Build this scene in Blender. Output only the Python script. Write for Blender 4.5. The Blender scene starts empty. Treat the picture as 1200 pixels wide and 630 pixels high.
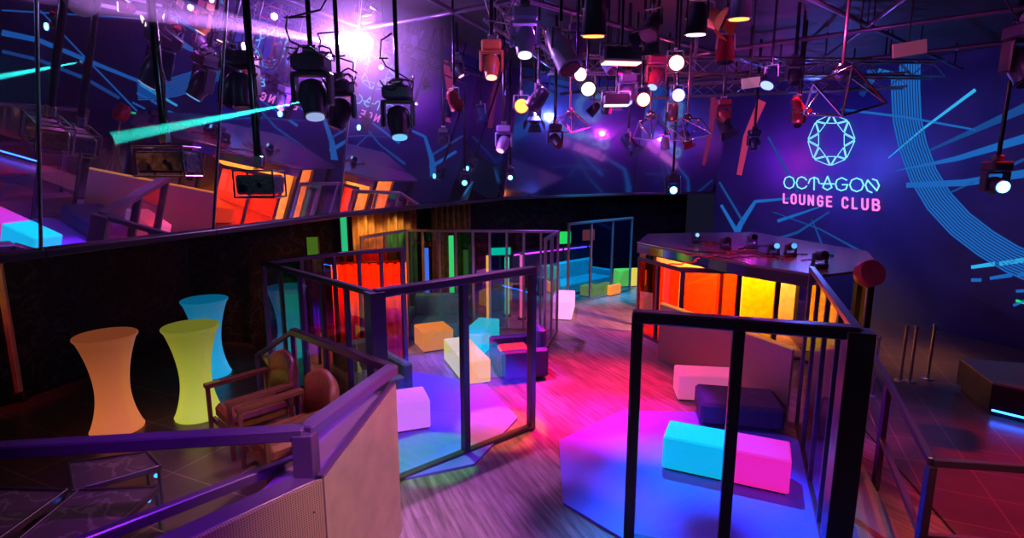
import bpy, math, random
from mathutils import Vector, Matrix
random.seed(7)
R = math.radians
PI = math.pi
C = bpy.context.scene.collection

# ------------------------------------------------------------------ camera model used for planning positions
F = 640.0; PITCH = R(10); CH = 3.4
def ray(px, py):
    u = (px-600)/F; v = (315-py)/F; c, s = math.cos(PITCH), math.sin(PITCH)
    return Vector((u, c+v*s, -s+v*c))
def at(px, py, z):
    d = ray(px, py); t = (z-CH)/d.z
    return Vector((d.x*t, d.y*t, z))
def atY(px, py, Y):
    d = ray(px, py); t = Y/d.y
    return Vector((d.x*t, Y, CH+d.z*t))
cd = bpy.data.cameras.new('camera'); cam = bpy.data.objects.new('camera', cd); C.objects.link(cam)
cam.location = (0, 0, CH); cam.rotation_euler = (PI/2-PITCH, 0, 0)
cd.sensor_width = 36; cd.lens = F/1200*36; cd.clip_start = .05
bpy.context.scene.camera = cam
vs = bpy.context.scene.view_settings
vs.view_transform = 'Standard'; vs.look = 'None'; vs.gamma = 1; vs.exposure = 0
try: vs.use_curve_mapping = False
except Exception: pass

# ------------------------------------------------------------------ materials
def lin(c):
    return tuple((x/255/12.92 if x/255 <= .04045 else ((x/255+.055)/1.055)**2.4) for x in c)+(1,)
MC = {}
def nodes(name):
    m = bpy.data.materials.new(name); m.use_nodes = True
    nt = m.node_tree; nt.nodes.clear()
    out = nt.nodes.new('ShaderNodeOutputMaterial')
    return m, nt, out
def pbr(name, col, rough=.5, metal=0, emis=None, es=0, noise=0, scale=8, bump=0, coat=0, spec=.5):
    if name in MC: return MC[name]
    m, nt, out = nodes(name)
    b = nt.nodes.new('ShaderNodeBsdfPrincipled')
    b.inputs['Base Color'].default_value = (*col, 1)
    b.inputs['Roughness'].default_value = rough; b.inputs['Metallic'].default_value = metal
    b.inputs['Specular IOR Level'].default_value = spec
    b.inputs['Coat Weight'].default_value = coat
    if emis: b.inputs['Emission Color'].default_value = (*emis, 1); b.inputs['Emission Strength'].default_value = es
    if noise or bump:
        tc = nt.nodes.new('ShaderNodeTexCoord'); nz = nt.nodes.new('ShaderNodeTexNoise'); nz.inputs['Scale'].default_value = scale
        nz.inputs['Detail'].default_value = 5
        nt.links.new(tc.outputs['Object'], nz.inputs['Vector'])
        if noise:
            rp = nt.nodes.new('ShaderNodeValToRGB')
            rp.color_ramp.elements[0].position = .3; rp.color_ramp.elements[1].position = .7
            rp.color_ramp.elements[0].color = (*[c*(1-noise) for c in col], 1)
            rp.color_ramp.elements[1].color = (*[min(1, c*(1+noise)) for c in col], 1)
            nt.links.new(nz.outputs['Fac'], rp.inputs['Fac']); nt.links.new(rp.outputs['Color'], b.inputs['Base Color'])
        if bump:
            bp = nt.nodes.new('ShaderNodeBump'); bp.inputs['Strength'].default_value = bump
            nt.links.new(nz.outputs['Fac'], bp.inputs['Height']); nt.links.new(bp.outputs['Normal'], b.inputs['Normal'])
    nt.links.new(b.outputs[0], out.inputs[0]); MC[name] = m
    return m
def emit(name, col, s):
    if name in MC: return MC[name]
    m, nt, out = nodes(name); e = nt.nodes.new('ShaderNodeEmission')
    e.inputs[0].default_value = (*col, 1); e.inputs[1].default_value = s
    nt.links.new(e.outputs[0], out.inputs[0]); MC[name] = m
    return m
def film(name, T, Rf, fac, T2=None, rough=.0):
    """dichroic coated glass: tinted transmission, complementary mirror reflection; tint shifts with viewing angle"""
    if name in MC: return MC[name]
    m, nt, out = nodes(name)
    t = nt.nodes.new('ShaderNodeBsdfTransparent'); t.inputs[0].default_value = (*T, 1)
    if T2:
        lw = nt.nodes.new('ShaderNodeLayerWeight'); lw.inputs['Blend'].default_value = .5
        mx = nt.nodes.new('ShaderNodeMix'); mx.data_type = 'RGBA'
        mx.inputs[6].default_value = (*T, 1); mx.inputs[7].default_value = (*T2, 1)
        nt.links.new(lw.outputs['Facing'], mx.inputs[0]); nt.links.new(mx.outputs[2], t.inputs[0])
    g = nt.nodes.new('ShaderNodeBsdfGlossy'); g.inputs['Color'].default_value = (*Rf, 1); g.inputs['Roughness'].default_value = rough
    f = nt.nodes.new('ShaderNodeFresnel'); f.inputs[0].default_value = 1.45
    ad = nt.nodes.new('ShaderNodeMath'); ad.operation = 'ADD'; ad.use_clamp = True; ad.inputs[1].default_value = fac
    nt.links.new(f.outputs[0], ad.inputs[0])
    ge = nt.nodes.new('ShaderNodeNewGeometry'); ib = nt.nodes.new('ShaderNodeMath'); ib.operation = 'SUBTRACT'; ib.inputs[0].default_value = 1
    nt.links.new(ge.outputs['Backfacing'], ib.inputs[1]); mu_ = nt.nodes.new('ShaderNodeMath'); mu_.operation = 'MULTIPLY'
    nt.links.new(ad.outputs[0], mu_.inputs[0]); nt.links.new(ib.outputs[0], mu_.inputs[1])
    ms = nt.nodes.new('ShaderNodeMixShader')
    nt.links.new(mu_.outputs[0], ms.inputs[0]); nt.links.new(t.outputs[0], ms.inputs[1]); nt.links.new(g.outputs[0], ms.inputs[2])
    nt.links.new(ms.outputs[0], out.inputs[0]); MC[name] = m
    return m
def mirror_mat(name, col, rough):
    m, nt, out = nodes(name)
    g = nt.nodes.new('ShaderNodeBsdfGlossy'); g.inputs['Color'].default_value = (*col, 1); g.inputs['Roughness'].default_value = rough
    g2 = nt.nodes.new('ShaderNodeBsdfGlossy'); g2.inputs['Color'].default_value = (.6, .45, .8, 1); g2.inputs['Roughness'].default_value = .32
    ms = nt.nodes.new('ShaderNodeMixShader'); ms.inputs[0].default_value = .09
    nt.links.new(g.outputs[0], ms.inputs[1]); nt.links.new(g2.outputs[0], ms.inputs[2]); nt.links.new(ms.outputs[0], out.inputs[0])
    return m
def plank_mat():
    m, nt, out = nodes('grey_plank_floor')
    tc = nt.nodes.new('ShaderNodeTexCoord'); mp = nt.nodes.new('ShaderNodeMapping'); mp.inputs['Rotation'].default_value = (0, 0, R(-114))
    br = nt.nodes.new('ShaderNodeTexBrick'); br.inputs['Scale'].default_value = 1
    br.inputs['Brick Width'].default_value = 1.4; br.inputs['Row Height'].default_value = .16; br.inputs['Mortar Size'].default_value = .003
    br.inputs['Color1'].default_value = (.20, .18, .175, 1); br.inputs['Color2'].default_value = (.30, .275, .27, 1); br.inputs['Mortar'].default_value = (.2, .19, .19, 1)
    mp2 = nt.nodes.new('ShaderNodeMapping'); mp2.inputs['Scale'].default_value = (.8, 9, 1)
    nz = nt.nodes.new('ShaderNodeTexNoise'); nz.inputs['Scale'].default_value = 2.2; nz.inputs['Detail'].default_value = 8
    rp = nt.nodes.new('ShaderNodeValToRGB'); rp.color_ramp.elements[0].position = .3; rp.color_ramp.elements[0].color = (.36, .34, .33, 1); rp.color_ramp.elements[1].position = .68; rp.color_ramp.elements[1].color = (1.25, 1.2, 1.15, 1)
    mx = nt.nodes.new('ShaderNodeMix'); mx.data_type = 'RGBA'; mx.blend_type = 'MULTIPLY'; mx.inputs[0].default_value = 1
    b = nt.nodes.new('ShaderNodeBsdfPrincipled'); b.inputs['Roughness'].default_value = .38
    L = nt.links.new
    L(tc.outputs['Object'], mp.inputs[0]); L(mp.outputs[0], br.inputs[0]); L(mp.outputs[0], mp2.inputs[0]); L(mp2.outputs[0], nz.inputs[0])
    L(nz.outputs['Fac'], rp.inputs[0]); L(br.outputs['Color'], mx.inputs[6]); L(rp.outputs[0], mx.inputs[7]); L(mx.outputs[2], b.inputs['Base Color'])
    L(b.outputs[0], out.inputs[0])
    return m
def tile_mat(name, c1, c2, grout, size, rot, rough=.3):
    m, nt, out = nodes(name)
    tc = nt.nodes.new('ShaderNodeTexCoord'); mp = nt.nodes.new('ShaderNodeMapping'); mp.inputs['Rotation'].default_value = (0, 0, R(rot))
    br = nt.nodes.new('ShaderNodeTexBrick'); br.inputs['Scale'].default_value = 1; br.offset = 0
    br.inputs['Brick Width'].default_value = size; br.inputs['Row Height'].default_value = size; br.inputs['Mortar Size'].default_value = .006
    nz = nt.nodes.new('ShaderNodeTexNoise'); nz.inputs['Scale'].default_value = 3; nz.inputs['Detail'].default_value = 6
    rp = nt.nodes.new('ShaderNodeValToRGB'); rp.color_ramp.elements[0].color = (*c1, 1); rp.color_ramp.elements[1].color = (*c2, 1)
    b = nt.nodes.new('ShaderNodeBsdfPrincipled'); b.inputs['Roughness'].default_value = rough
    br.inputs['Mortar'].default_value = (*grout, 1)
    L = nt.links.new
    L(tc.outputs['Object'], mp.inputs[0]); L(mp.outputs[0], br.inputs[0]); L(tc.outputs['Object'], nz.inputs[0]); L(nz.outputs['Fac'], rp.inputs[0])
    L(rp.outputs[0], br.inputs['Color1']); L(rp.outputs[0], br.inputs['Color2']); L(br.outputs['Color'], b.inputs['Base Color']); L(b.outputs[0], out.inputs[0])
    return m
def perf_mat(deg=0):
    if 'perf%d' % deg in MC: return MC['perf%d' % deg]
    m, nt, out = nodes('perforated_tan_metal'); MC['perf%d' % deg] = m
    tc = nt.nodes.new('ShaderNodeTexCoord'); mp = nt.nodes.new('ShaderNodeMapping'); mp.inputs['Rotation'].default_value = (0, 0, R(-deg)); mp3 = nt.nodes.new('ShaderNodeMapping'); mp3.inputs['Scale'].default_value = (1, 0, 1)
    vo = nt.nodes.new('ShaderNodeTexVoronoi'); vo.inputs['Scale'].default_value = 60; vo.inputs['Randomness'].default_value = 0
    rp = nt.nodes.new('ShaderNodeValToRGB'); rp.color_ramp.elements[0].position = .25; rp.color_ramp.elements[0].color = (.20, .11, .08, 1)
    rp.color_ramp.elements[1].position = .40; rp.color_ramp.elements[1].color = (.52, .33, .24, 1)
    b = nt.nodes.new('ShaderNodeBsdfPrincipled'); b.inputs['Roughness'].default_value = .45; b.inputs['Metallic'].default_value = .25
    L = nt.links.new
    L(tc.outputs['Object'], mp.inputs[0]); L(mp.outputs[0], mp3.inputs[0]); L(mp3.outputs[0], vo.inputs['Vector']); L(vo.outputs['Distance'], rp.inputs[0]); L(rp.outputs[0], b.inputs['Base Color']); L(b.outputs[0], out.inputs[0])
    return m
def marble_mat(name, base, vein):
    m, nt, out = nodes(name)
    tc = nt.nodes.new('ShaderNodeTexCoord'); nz = nt.nodes.new('ShaderNodeTexNoise'); nz.inputs['Scale'].default_value = 3.2; nz.inputs['Detail'].default_value = 9; nz.inputs['Distortion'].default_value = .6
    rp = nt.nodes.new('ShaderNodeValToRGB'); e = rp.color_ramp.elements
    e[0].position = .47; e[0].color = (*base, 1); e[1].position = .53; e[1].color = (*base, 1); x = e.new(.5); x.color = (*vein, 1)
    b = nt.nodes.new('ShaderNodeBsdfPrincipled'); b.inputs['Roughness'].default_value = .22 if base[0] > .05 else .6
    b.inputs['Specular IOR Level'].default_value = .5 if base[0] > .05 else .12
    L = nt.links.new
    L(tc.outputs['Object'], nz.inputs[0]); L(nz.outputs['Fac'], rp.inputs[0]); L(rp.outputs[0], b.inputs['Base Color']); L(b.outputs[0], out.inputs[0])
    return m

M = dict(
    black=pbr('black_metal', (.018, .017, .02), .4, .3),
    frame=pbr('dark_bronze_frame', (.10, .085, .11), .35, .55),
    rail=pbr('dark_painted_rail', (.13, .055, .19), .32, .3),
    steel=pbr('brushed_steel', (.42, .42, .45), .3, .9),
    chrome=pbr('scratched_chrome', (.75, .72, .74), .15, 1),
    dark=pbr('matt_black', (.012, .012, .016), .7, noise=.3),
    ceil=pbr('black_ceiling_paint', (.018, .015, .024), .6, noise=.5, scale=2.5),
    leather=pbr('brown_leather', (.20, .065, .035), .38, noise=.25, scale=14, bump=.1),
    wood=pbr('varnished_dark_wood', (.14, .06, .03), .22, coat=.6),
    cloth=pbr('grey_cloth', (.3, .3, .33), .8, noise=.2, scale=20),
    teal=pbr('teal_upholstery', (.02, .22, .26), .7, noise=.2, scale=12),
    navy=pbr('navy_upholstery', (.03, .04, .14), .6, noise=.2, scale=12),
    greenup=pbr('green_upholstery', (.10, .30, .06), .7, noise=.2, scale=12),
    glasslens=pbr('unlit_lens', (.02, .02, .05), .08, spec=.8),
    cable=pbr('cable_rubber', (.05, .03, .04), .5),
    redcable=pbr('red_cable', (.5, .05, .04), .5),
    bluepurp=pbr('violet_blue_vinyl', (.17, .15, .92), .5),
    curtain=pbr('gold_brown_curtain', (.42, .24, .08), .55, noise=.25, scale=6),
    mirror=mirror_mat('dark_blue_mirror', (.62, .62, .72), .012),
    mirror_back=mirror_mat('dark_back_mirror', (.40, .42, .55), .09),
    wallm=pbr('dark_blue_mural_wall', (.030, .036, .16), .55, noise=.25, scale=1.2),
    recess=marble_mat('black_veined_wall', (.004, .004, .008), (.02, .022, .035)),
    marble=marble_mat('brown_marble', (.13, .09, .08), (.26, .20, .17)),
    planks=plank_mat(),
    tiles=tile_mat('brown_floor_tiles', (.07, .045, .035), (.14, .09, .065), (.30, .22, .16), .62, 24),
    white=pbr('white_plastic', (.8, .8, .8), .35),
)
def glow(name, col, s, base=None):
    base = base or tuple(.02+.6*c for c in col)
    return pbr(name, base, .35, emis=col, es=s, noise=0)

# ------------------------------------------------------------------ mesh builder
class MB:
    def __init__(s): s.v = []; s.f = []; s.m = []; s.smf = []
    def add(s, vs_, fs, mi=0, sm=False):
        o = len(s.v); s.v += [Vector(v) for v in vs_]
        for f in fs: s.f.append([i+o for i in f]); s.m.append(mi); s.smf.append(sm)
        return s
    def box(s, c, sz, rz=0, mi=0, mat=None, bev=0):
        x, y, z = [a/2 for a in sz]; c = Vector(c)
        rot = mat if mat else Matrix.Rotation(rz, 3, 'Z')
        b = min(bev, x*.9, y*.9, z*.9)
        if b <= 0:
            vs_ = [c+rot@Vector((i*x, j*y, k*z)) for i in (-1, 1) for j in (-1, 1) for k in (-1, 1)]
            return s.add(vs_, [(0, 1, 3, 2), (4, 6, 7, 5), (0, 4, 5, 1), (2, 3, 7, 6), (0, 2, 6, 4), (1, 5, 7, 3)], mi)
        # chamfered box: 24 vertices
        vs_ = []; idx = {}
        for i in (-1, 1):
            for j in (-1, 1):
                for k in (-1, 1):
                    for a in range(3):
                        p = [i*(x-b), j*(y-b), k*(z-b)]; p[a] = (i*x, j*y, k*z)[a]
                        idx[(i, j, k, a)] = len(vs_); vs_.append(c+rot@Vector(p))
        fs = []
        for a in range(3):
            u, w = [(1, 2), (0, 2), (0, 1)][a]
            for sg in (-1, 1):
                q = []
                for (p1, p2) in ((-1, -1), (1, -1), (1, 1), (-1, 1)):
                    k = [0, 0, 0]; k[a] = sg; k[u] = p1; k[w] = p2; q.append(idx[(*k, a)])
                fs.append(q)
        for a in range(3):  # edges along axis a
            u, w = [(1, 2), (0, 2), (0, 1)][a]
            for p1 in (-1, 1):
                for p2 in (-1, 1):
                    k0 = [0, 0, 0]; k0[a] = -1; k0[u] = p1; k0[w] = p2; k1 = list(k0); k1[a] = 1
                    fs.append([idx[(*k0, u)], idx[(*k1, u)], idx[(*k1, w)], idx[(*k0, w)]])
        for i in (-1, 1):
            for j in (-1, 1):
                for k in (-1, 1): fs.append([idx[(i, j, k, a)] for a in range(3)])
        return s.add(vs_, fs, mi)
    def bar(s, p, q, w, h, mi=0):
        p, q = Vector(p), Vector(q); d = (q-p); L = d.length; d.normalize()
        up = Vector((0, 0, 1)) if abs(d.z) < .95 else Vector((0, 1, 0))
        sd = d.cross(up).normalized(); u2 = sd.cross(d).normalized()
        mt = Matrix((sd, d, u2)).transposed()
        return s.box((p+q)/2, (w, L, h), mi=mi, mat=mt, bev=min(w, h)*.12)
    def tube(s, p, q, r, r2=None, n=12, mi=0, caps=True):
        p, q = Vector(p), Vector(q); r2 = r if r2 is None else r2; d = (q-p).normalized()
        a = d.orthogonal().normalized(); b = d.cross(a)
        vs_ = []
        for c, rr in ((p, r), (q, r2)):
            for i in range(n):
                t = 2*PI*i/n; vs_.append(c+a*(math.cos(t)*rr)+b*(math.sin(t)*rr))
        s.add(vs_, [(i, (i+1) % n, n+(i+1) % n, n+i) for i in range(n)], mi, True)
        if caps:
            s.add(vs_[:n], [list(range(n))[::-1]], mi); s.add(vs_[n:], [list(range(n))], mi)
        return s
    def path(s, pts, r, n=6, mi=0):
        for a, b in zip(pts[:-1], pts[1:]): s.tube(a, b, r, n=n, mi=mi)
        return s
    def lathe(s, prof, c=(0, 0, 0), n=40, mi=0, mat=None, cap0=True, cap1=True):
        c = Vector(c); mat = mat or Matrix.Identity(3); vs_ = []
        for r, z in prof:
            for i in range(n):
                t = 2*PI*i/n; vs_.append(c+mat@Vector((r*math.cos(t), r*math.sin(t), z)))
        k = len(prof)
        s.add(vs_, [(j*n+i, j*n+(i+1) % n, (j+1)*n+(i+1) % n, (j+1)*n+i) for j in range(k-1) for i in range(n)], mi, True)
        if cap0: s.add(vs_[:n], [list(range(n))[::-1]], mi)
        if cap1: s.add(vs_[-n:], [list(range(n))], mi)
        return s
    def prism(s, poly, z0, z1, mi=0):
        n = len(poly); vs_ = [(p[0], p[1], z0) for p in poly]+[(p[0], p[1], z1) for p in poly]
        return s.add(vs_, [list(range(n))[::-1], list(range(n, 2*n))]+[(i, (i+1) % n, n+(i+1) % n, n+i) for i in range(n)], mi)
    def slab(s, quad, th, mi=0):   # polygon in space given a thickness along its normal
        q = [Vector(p) for p in quad]; nr = (q[1]-q[0]).cross(q[2]-q[0]).normalized()*th; n = len(q)
        return s.add(q+[p+nr for p in q], [list(range(n))[::-1], list(range(n, 2*n))]+[(i, (i+1) % n, n+(i+1) % n, n+i) for i in range(n)], mi)
    def sphere(s, c, r, n=16, mi=0):
        prof = [(max(1e-4, r*math.sin(PI*j/8)), -r*math.cos(PI*j/8)) for j in range(9)]
        return s.lathe(prof, c, n, mi, cap0=False, cap1=False)
    def build(s, name, mats, parent=None, org=(0, 0, 0)):
        if not isinstance(mats, (list, tuple)): mats = [mats]
        o_ = Vector(org); me = bpy.data.meshes.new(name)
        me.from_pydata([v-o_ for v in s.v], [], s.f)
        for m in mats: me.materials.append(m)
        for p, mi, sm in zip(me.polygons, s.m, s.smf): p.material_index = mi; p.use_smooth = sm
        me.update()
        import bmesh
        bm = bmesh.new(); bm.from_mesh(me); bmesh.ops.recalc_face_normals(bm, faces=bm.faces); bm.to_mesh(me); bm.free()
        o = bpy.data.objects.new(name, me); C.objects.link(o)
        if parent: o.parent = parent
        else: o.location = o_
        return o
def tag(o, label=None, cat=None, group=None, kind=None):
    if label: o['label'] = label
    if cat: o['category'] = cat
    if group: o['group'] = group
    if kind: o['kind'] = kind
    return o
def thing(name, loc, rz, label, cat, group=None):
    o = bpy.data.objects.new(name, None); C.objects.link(o); o.location = loc; o.rotation_euler = (0, 0, rz); o.empty_display_size = .1
    return tag(o, label, cat, group)
def struct(name, mb, mats, org=(0, 0, 0)):
    return tag(mb.build(name, mats, None, org), kind='structure')
def copy_tree(o, parent=None):
    c = o.copy(); C.objects.link(c)
    if parent: c.parent = parent
    for ch in list(o.children): copy_tree(ch, c)
    return c
def repeat(proto, loc, rz, label, first):
    o = proto if first else copy_tree(proto)
    o.location = loc; o.rotation_euler = (0, 0, rz); o['label'] = label
    return o

# ------------------------------------------------------------------ room shell
CZ = 5.8
struct('floor', MB().prism([(-12, -4), (16, -4), (16, 22), (-12, 22)], -.1, 0), M['planks'])
# mirrored fascia polygon, bottom edge at z 2.8
MZ = 2.8
seam = [at(48, 292.5, MZ), at(250, 268.5, MZ), at(397, 250, MZ), at(590, 231, MZ), at(740, 226, MZ)]
d0 = (seam[0]-seam[1]).normalized()
seam = [seam[0]+d0*6.5, seam[0]+d0*.0]+seam[1:]+[Vector((6.9, 17.6, MZ))]
seam[1] = at(48, 292.5, MZ)
nrm = []
for a, b in zip(seam[:-1], seam[1:]):
    d = (b-a).normalized(); nrm.append(Vector((d.y, -d.x, 0)))
vn = [nrm[0]]+[(nrm[i]+nrm[i+1]).normalized() for i in range(len(nrm)-1)]+[nrm[-1]]
TILT = .19
def top_pt(i): return seam[i]+vn[i]*(TILT*(CZ-MZ))+Vector((0, 0, CZ-MZ))
names = ['wall_left', 'wall_left', 'wall_left', 'wall_left', 'wall_back_left', 'wall_back']
for i in range(len(seam)-1):
    g = (seam[i+1]-seam[i]).normalized()*.006
    q = [seam[i]+g, seam[i+1]-g, top_pt(i+1)-g, top_pt(i)+g]
    struct(names[i], MB().slab(q, -.03), M['mirror'] if i < 4 else M['mirror_back'])
tr = MB()
for i in range(len(seam)-1): tr.bar(seam[i]-Vector((0, 0, .03)), seam[i+1]-Vector((0, 0, .03)), .1, .06)
struct('trim_1', tr, M['black'])
for i in range(1, 5): struct('trim_%d' % (i+1), MB().tube(seam[i]+vn[i]*.012, top_pt(i)+vn[i]*.012, .007, n=6), pbr('seam_metal', (.6, .62, .7), .3, .8))
# recess under the fascia: soffit and back wall
rec = [seam[i]-vn[i]*(3.2 if i < 4 else 2.2) for i in range(len(seam))]
for i in range(len(seam)-1):
    struct('ceiling_soffit', MB().slab([seam[i], seam[i+1], rec[i+1], rec[i]], .08), M['dark'])
    a, b = rec[i], rec[i+1]
    struct('wall_recess', MB().slab([(a.x, a.y, 0), (b.x, b.y, 0), (b.x, b.y, MZ), (a.x, a.y, MZ)], .1), M['recess'])
struct('ceiling', MB().prism([(-14, -5), (18, -5), (18, 23), (-14, 23)], CZ, CZ+.1), M['ceil'])
# right wall carrying the mural
WA = Vector((6.4, 17.35, 0)); WD = Vector((.43, -.903, 0)).normalized(); WN = Vector((-WD.y, WD.x, 0))
if WN.x > 0: WN = -WN
WB = WA+WD*21
struct('wall_right', MB().slab([WB, WA, WA+Vector((0, 0, CZ)), WB+Vector((0, 0, CZ))], .12), M['wallm'])
struct('wall_behind', MB().box((2, -3.6, 2.9), (26, .1, 5.8)), M['dark'])
struct('wall_far_left', MB().box((-10, 0, 2.9), (.1, 8, 5.8)), M['dark'])

def on_wall(px, py, off=.01):
    d = ray(px, py); o = Vector((0, 0, CH)); p0 = WA+WN*off
    t = (p0-o).dot(WN)/d.dot(WN)
    return o+d*t
UMIN = 7.75
def reflect_to_wall(px, py):
    o = Vector((0, 0, CH)); d = ray(px, py); best = None
    for i in range(len(seam)-1):
        a, b, c, e = seam[i], seam[i+1], top_pt(i+1), top_pt(i)
        n = (b-a).cross(e-a).normalized(); t = (a-o).dot(n)/d.dot(n)
        if t <= 0: continue
        p = o+d*t
        s = (p-a).dot((b-a))/((b-a).length_squared)
        if -.05 <= s <= 1.05: best = (p, n); break
    if not best: return None
    p, n = best; r = d-2*d.dot(n)*n; p0 = WA+WN*.01
    den = r.dot(WN)
    if abs(den) < 1e-6: return None
    t = (p0-p).dot(WN)/den
    if t <= 0: return None
    q = p+r*t
    return q if (q-WA).dot(WD) > UMIN else None
def wall_uv(p): return ((p-WA).dot(WD), p.z)

# platform (left) with perforated skirt
PZ = .55
K = [at(461, 445, 1.53), None, None]
P1 = Vector((-1.10, 4.76, 0)); P2 = Vector((-1.36, 3.5, 0)); P3 = Vector((-2.55, 2.1, 0))
P0 = Vector((-2.6, 6.25, 0)); P00 = Vector((-4.4, 8.9, 0))
plat = [P3, P2, P1, P0, P00, Vector((-8.5, 9.6, 0)), Vector((-9.9, 0, 0)), Vector((-3.2, -2, 0))]
struct('floor_platform', MB().prism([(p.x, p.y) for p in plat][::-1], .001, PZ), M['tiles'])
# tiled floor on the right
ST = pbr('x', (.1, .1, .1)) 
rt = [(3.95, 2.2), (4.15, 4.4), (4.9, 7.6), (5.4, 9.4), (6.6, 14), (16, 14), (16, -3.5), (3.9, -3.5)]
struct('floor_tiles', MB().prism(rt, .0005, .03), M['tiles'])

# ------------------------------------------------------------------ lights
def spot(loc, tgt, col, e, ang=40, blend=.5, r=.05):
    l = bpy.data.lights.new('spot', 'SPOT'); l.color = col; l.energy = e; l.spot_size = R(ang); l.spot_blend = blend; l.shadow_soft_size = r
    o = bpy.data.objects.new('spot_beam', l); C.objects.link(o); o.location = loc
    o.rotation_euler = (Vector(tgt)-Vector(loc)).to_track_quat('-Z', 'Y').to_euler(); return o
def point(loc, col, e, r=.08):
    l = bpy.data.lights.new('point', 'POINT'); l.color = col; l.energy = e; l.shadow_soft_size = r
    o = bpy.data.objects.new('point_light', l); C.objects.link(o); o.location = loc; return o
w = bpy.data.worlds.new('world'); bpy.context.scene.world = w; w.use_nodes = True
w.node_tree.nodes['Background'].inputs[0].default_value = (.02, .02, .06, 1); w.node_tree.nodes['Background'].inputs[1].default_value = .3
exec_lights = []
spot((1.9, 9.6, 5.2), (1.0, 8.3, 0), (1, .0, .12), 6500, 44, .7)        # red magenta on the dance floor
spot((1.2, 9.2, 5.2), (.6, 7.7, 0), (1, .0, .40), 3600, 28, .9)
spot((2.6, 8.2, 5.2), (1.8, 7.0, 0), (.9, .01, 1), 2200, 24, .6)         # magenta in front enclosure
spot((2.2, 8.0, 5.2), (1.7, 4.9, 0), (.0, .22, 1), 5200, 36, .7)       # blue nearest the lens
spot((.2, 7.6, 5.3), (.0, 4.7, 0), (.72, .16, .78), 2000, 36, .8)      # purple on the planks
spot((-.6, 8.8, 5.3), (-.7, 8.5, 0), (.36, .05, 1), 2700, 40, .5)
spot((.5, 9.3, 5.3), (-.15, 7.1, 0), (.12, .12, 1), 900, 22, .5)       # violet in left enclosure
spot((-1.2, 7.0, 5.3), (-.98, 6.12, 0), (.03, 1, .05), 2200, 14, .3)       # green patch
spot((-.2, 8.1, 5.3), (-.15, 6.9, 0), (1, .32, .0), 3000, 14, .4)       # orange patch
spot((.3, 12.5, 5.3), (1.6, 12.0, 0), (.6, .14, 1), 1300, 50, .8)
spot((2.6, 14, 5.2), (2.2, 16, .6), (.0, .5, 1), 3000, 60, .8)
spot((-1.5, 11, 5.2), (-1.0, 11.0, 0), (1, .1, .4), 3000, 60, .8)
spot((3.9, 10.9, 1.75), (3.7, 12.3, .5), (1, .20, .03), 900, 130, .8)
spot((3.3, 9.3, 4.6), (2.9, 8.2, .3), (1, .12, .12), 300, 50, .8)
spot((5.0, 10.6, 1.75), (5.2, 11.8, .6), (1, .5, .05), 600, 130, .8)
spot((-2.4, 9.2, 2.7), (-2.3, 10.4, .6), (1, .22, .04), 260, 90, .8)   # orange behind the orange screen
spot((-4.4, 9.2, 2.7), (-3.6, 9.8, .6), (.1, 1, .2), 90, 60, .8)
spot((4.6, 8.8, 5.4), (3.9, 9.6, 1.9), (1, .03, .15), 420, 55, .7)     # deck red
spot((6.4, 7.2, 5.4), (6.0, 4.4, 0), (1, .01, .02), 1700, 60, .9)      # red tiles
spot((7.4, 9.6, 1.9), (7.2, 9.9, 0), (1, .40, .03), 110, 100, .9)       # orange glow near the mural foot
spot((-.6, 1.6, 5.4), (-1.6, 4.0, 1.0), (.4, .04, 1), 700, 50, .8)      # violet on railings
spot((1.8, 2.4, 4.9), (-1.2, 4.2, .8), (1, .58, .34), 1000, 34, .8)     # warm on perforated panel
spot((-3.4, 3.4, 5.2), (-2.5, 5.4, 1.0), (1, .25, .1), 330, 26, .8)
spot((3.4, 2.2, 5.2), (3.5, 4.6, 0), (1, .42, .2), 350, 20, .8)     # warm on kerb
spot((4.6, 6.0, 5.2), (4.9, 7.2, 0), (.5, .1, 1), 500, 30, .8)     # warm on armchairs
for (x, y, z, c, e) in [(.3, 6.2, 4.9, (.6, .1, 1), 15), (1.6, 7.4, 4.7, (1, .05, .4), 18), (2.6, 9.0, 4.8, (1, .08, .15), 20), (-1.2, 7.4, 5.1, (.4, .15, 1), 18), (.6, 10, 4.8, (.1, .15, 1), 16), (3.6, 6.6, 5.0, (.8, .1, .7), 25)]:
    point((x, y, z), c, e, .04)                                       # added unseen points that tint the rig

# mural lights
sg = on_wall(973, 190, .9)
point(sg+WN*.5, (.10, .14, 1), 170, .03)  # added unseen point that boosts the neon's blue glow on the wall
point(on_wall(885, 190, 1.0), (.7, .03, .8), 90, .03)
spot(on_wall(1120, 60, 3.2), on_wall(1110, 200), (.02, .25, 1), 60, 80, .9)
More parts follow.
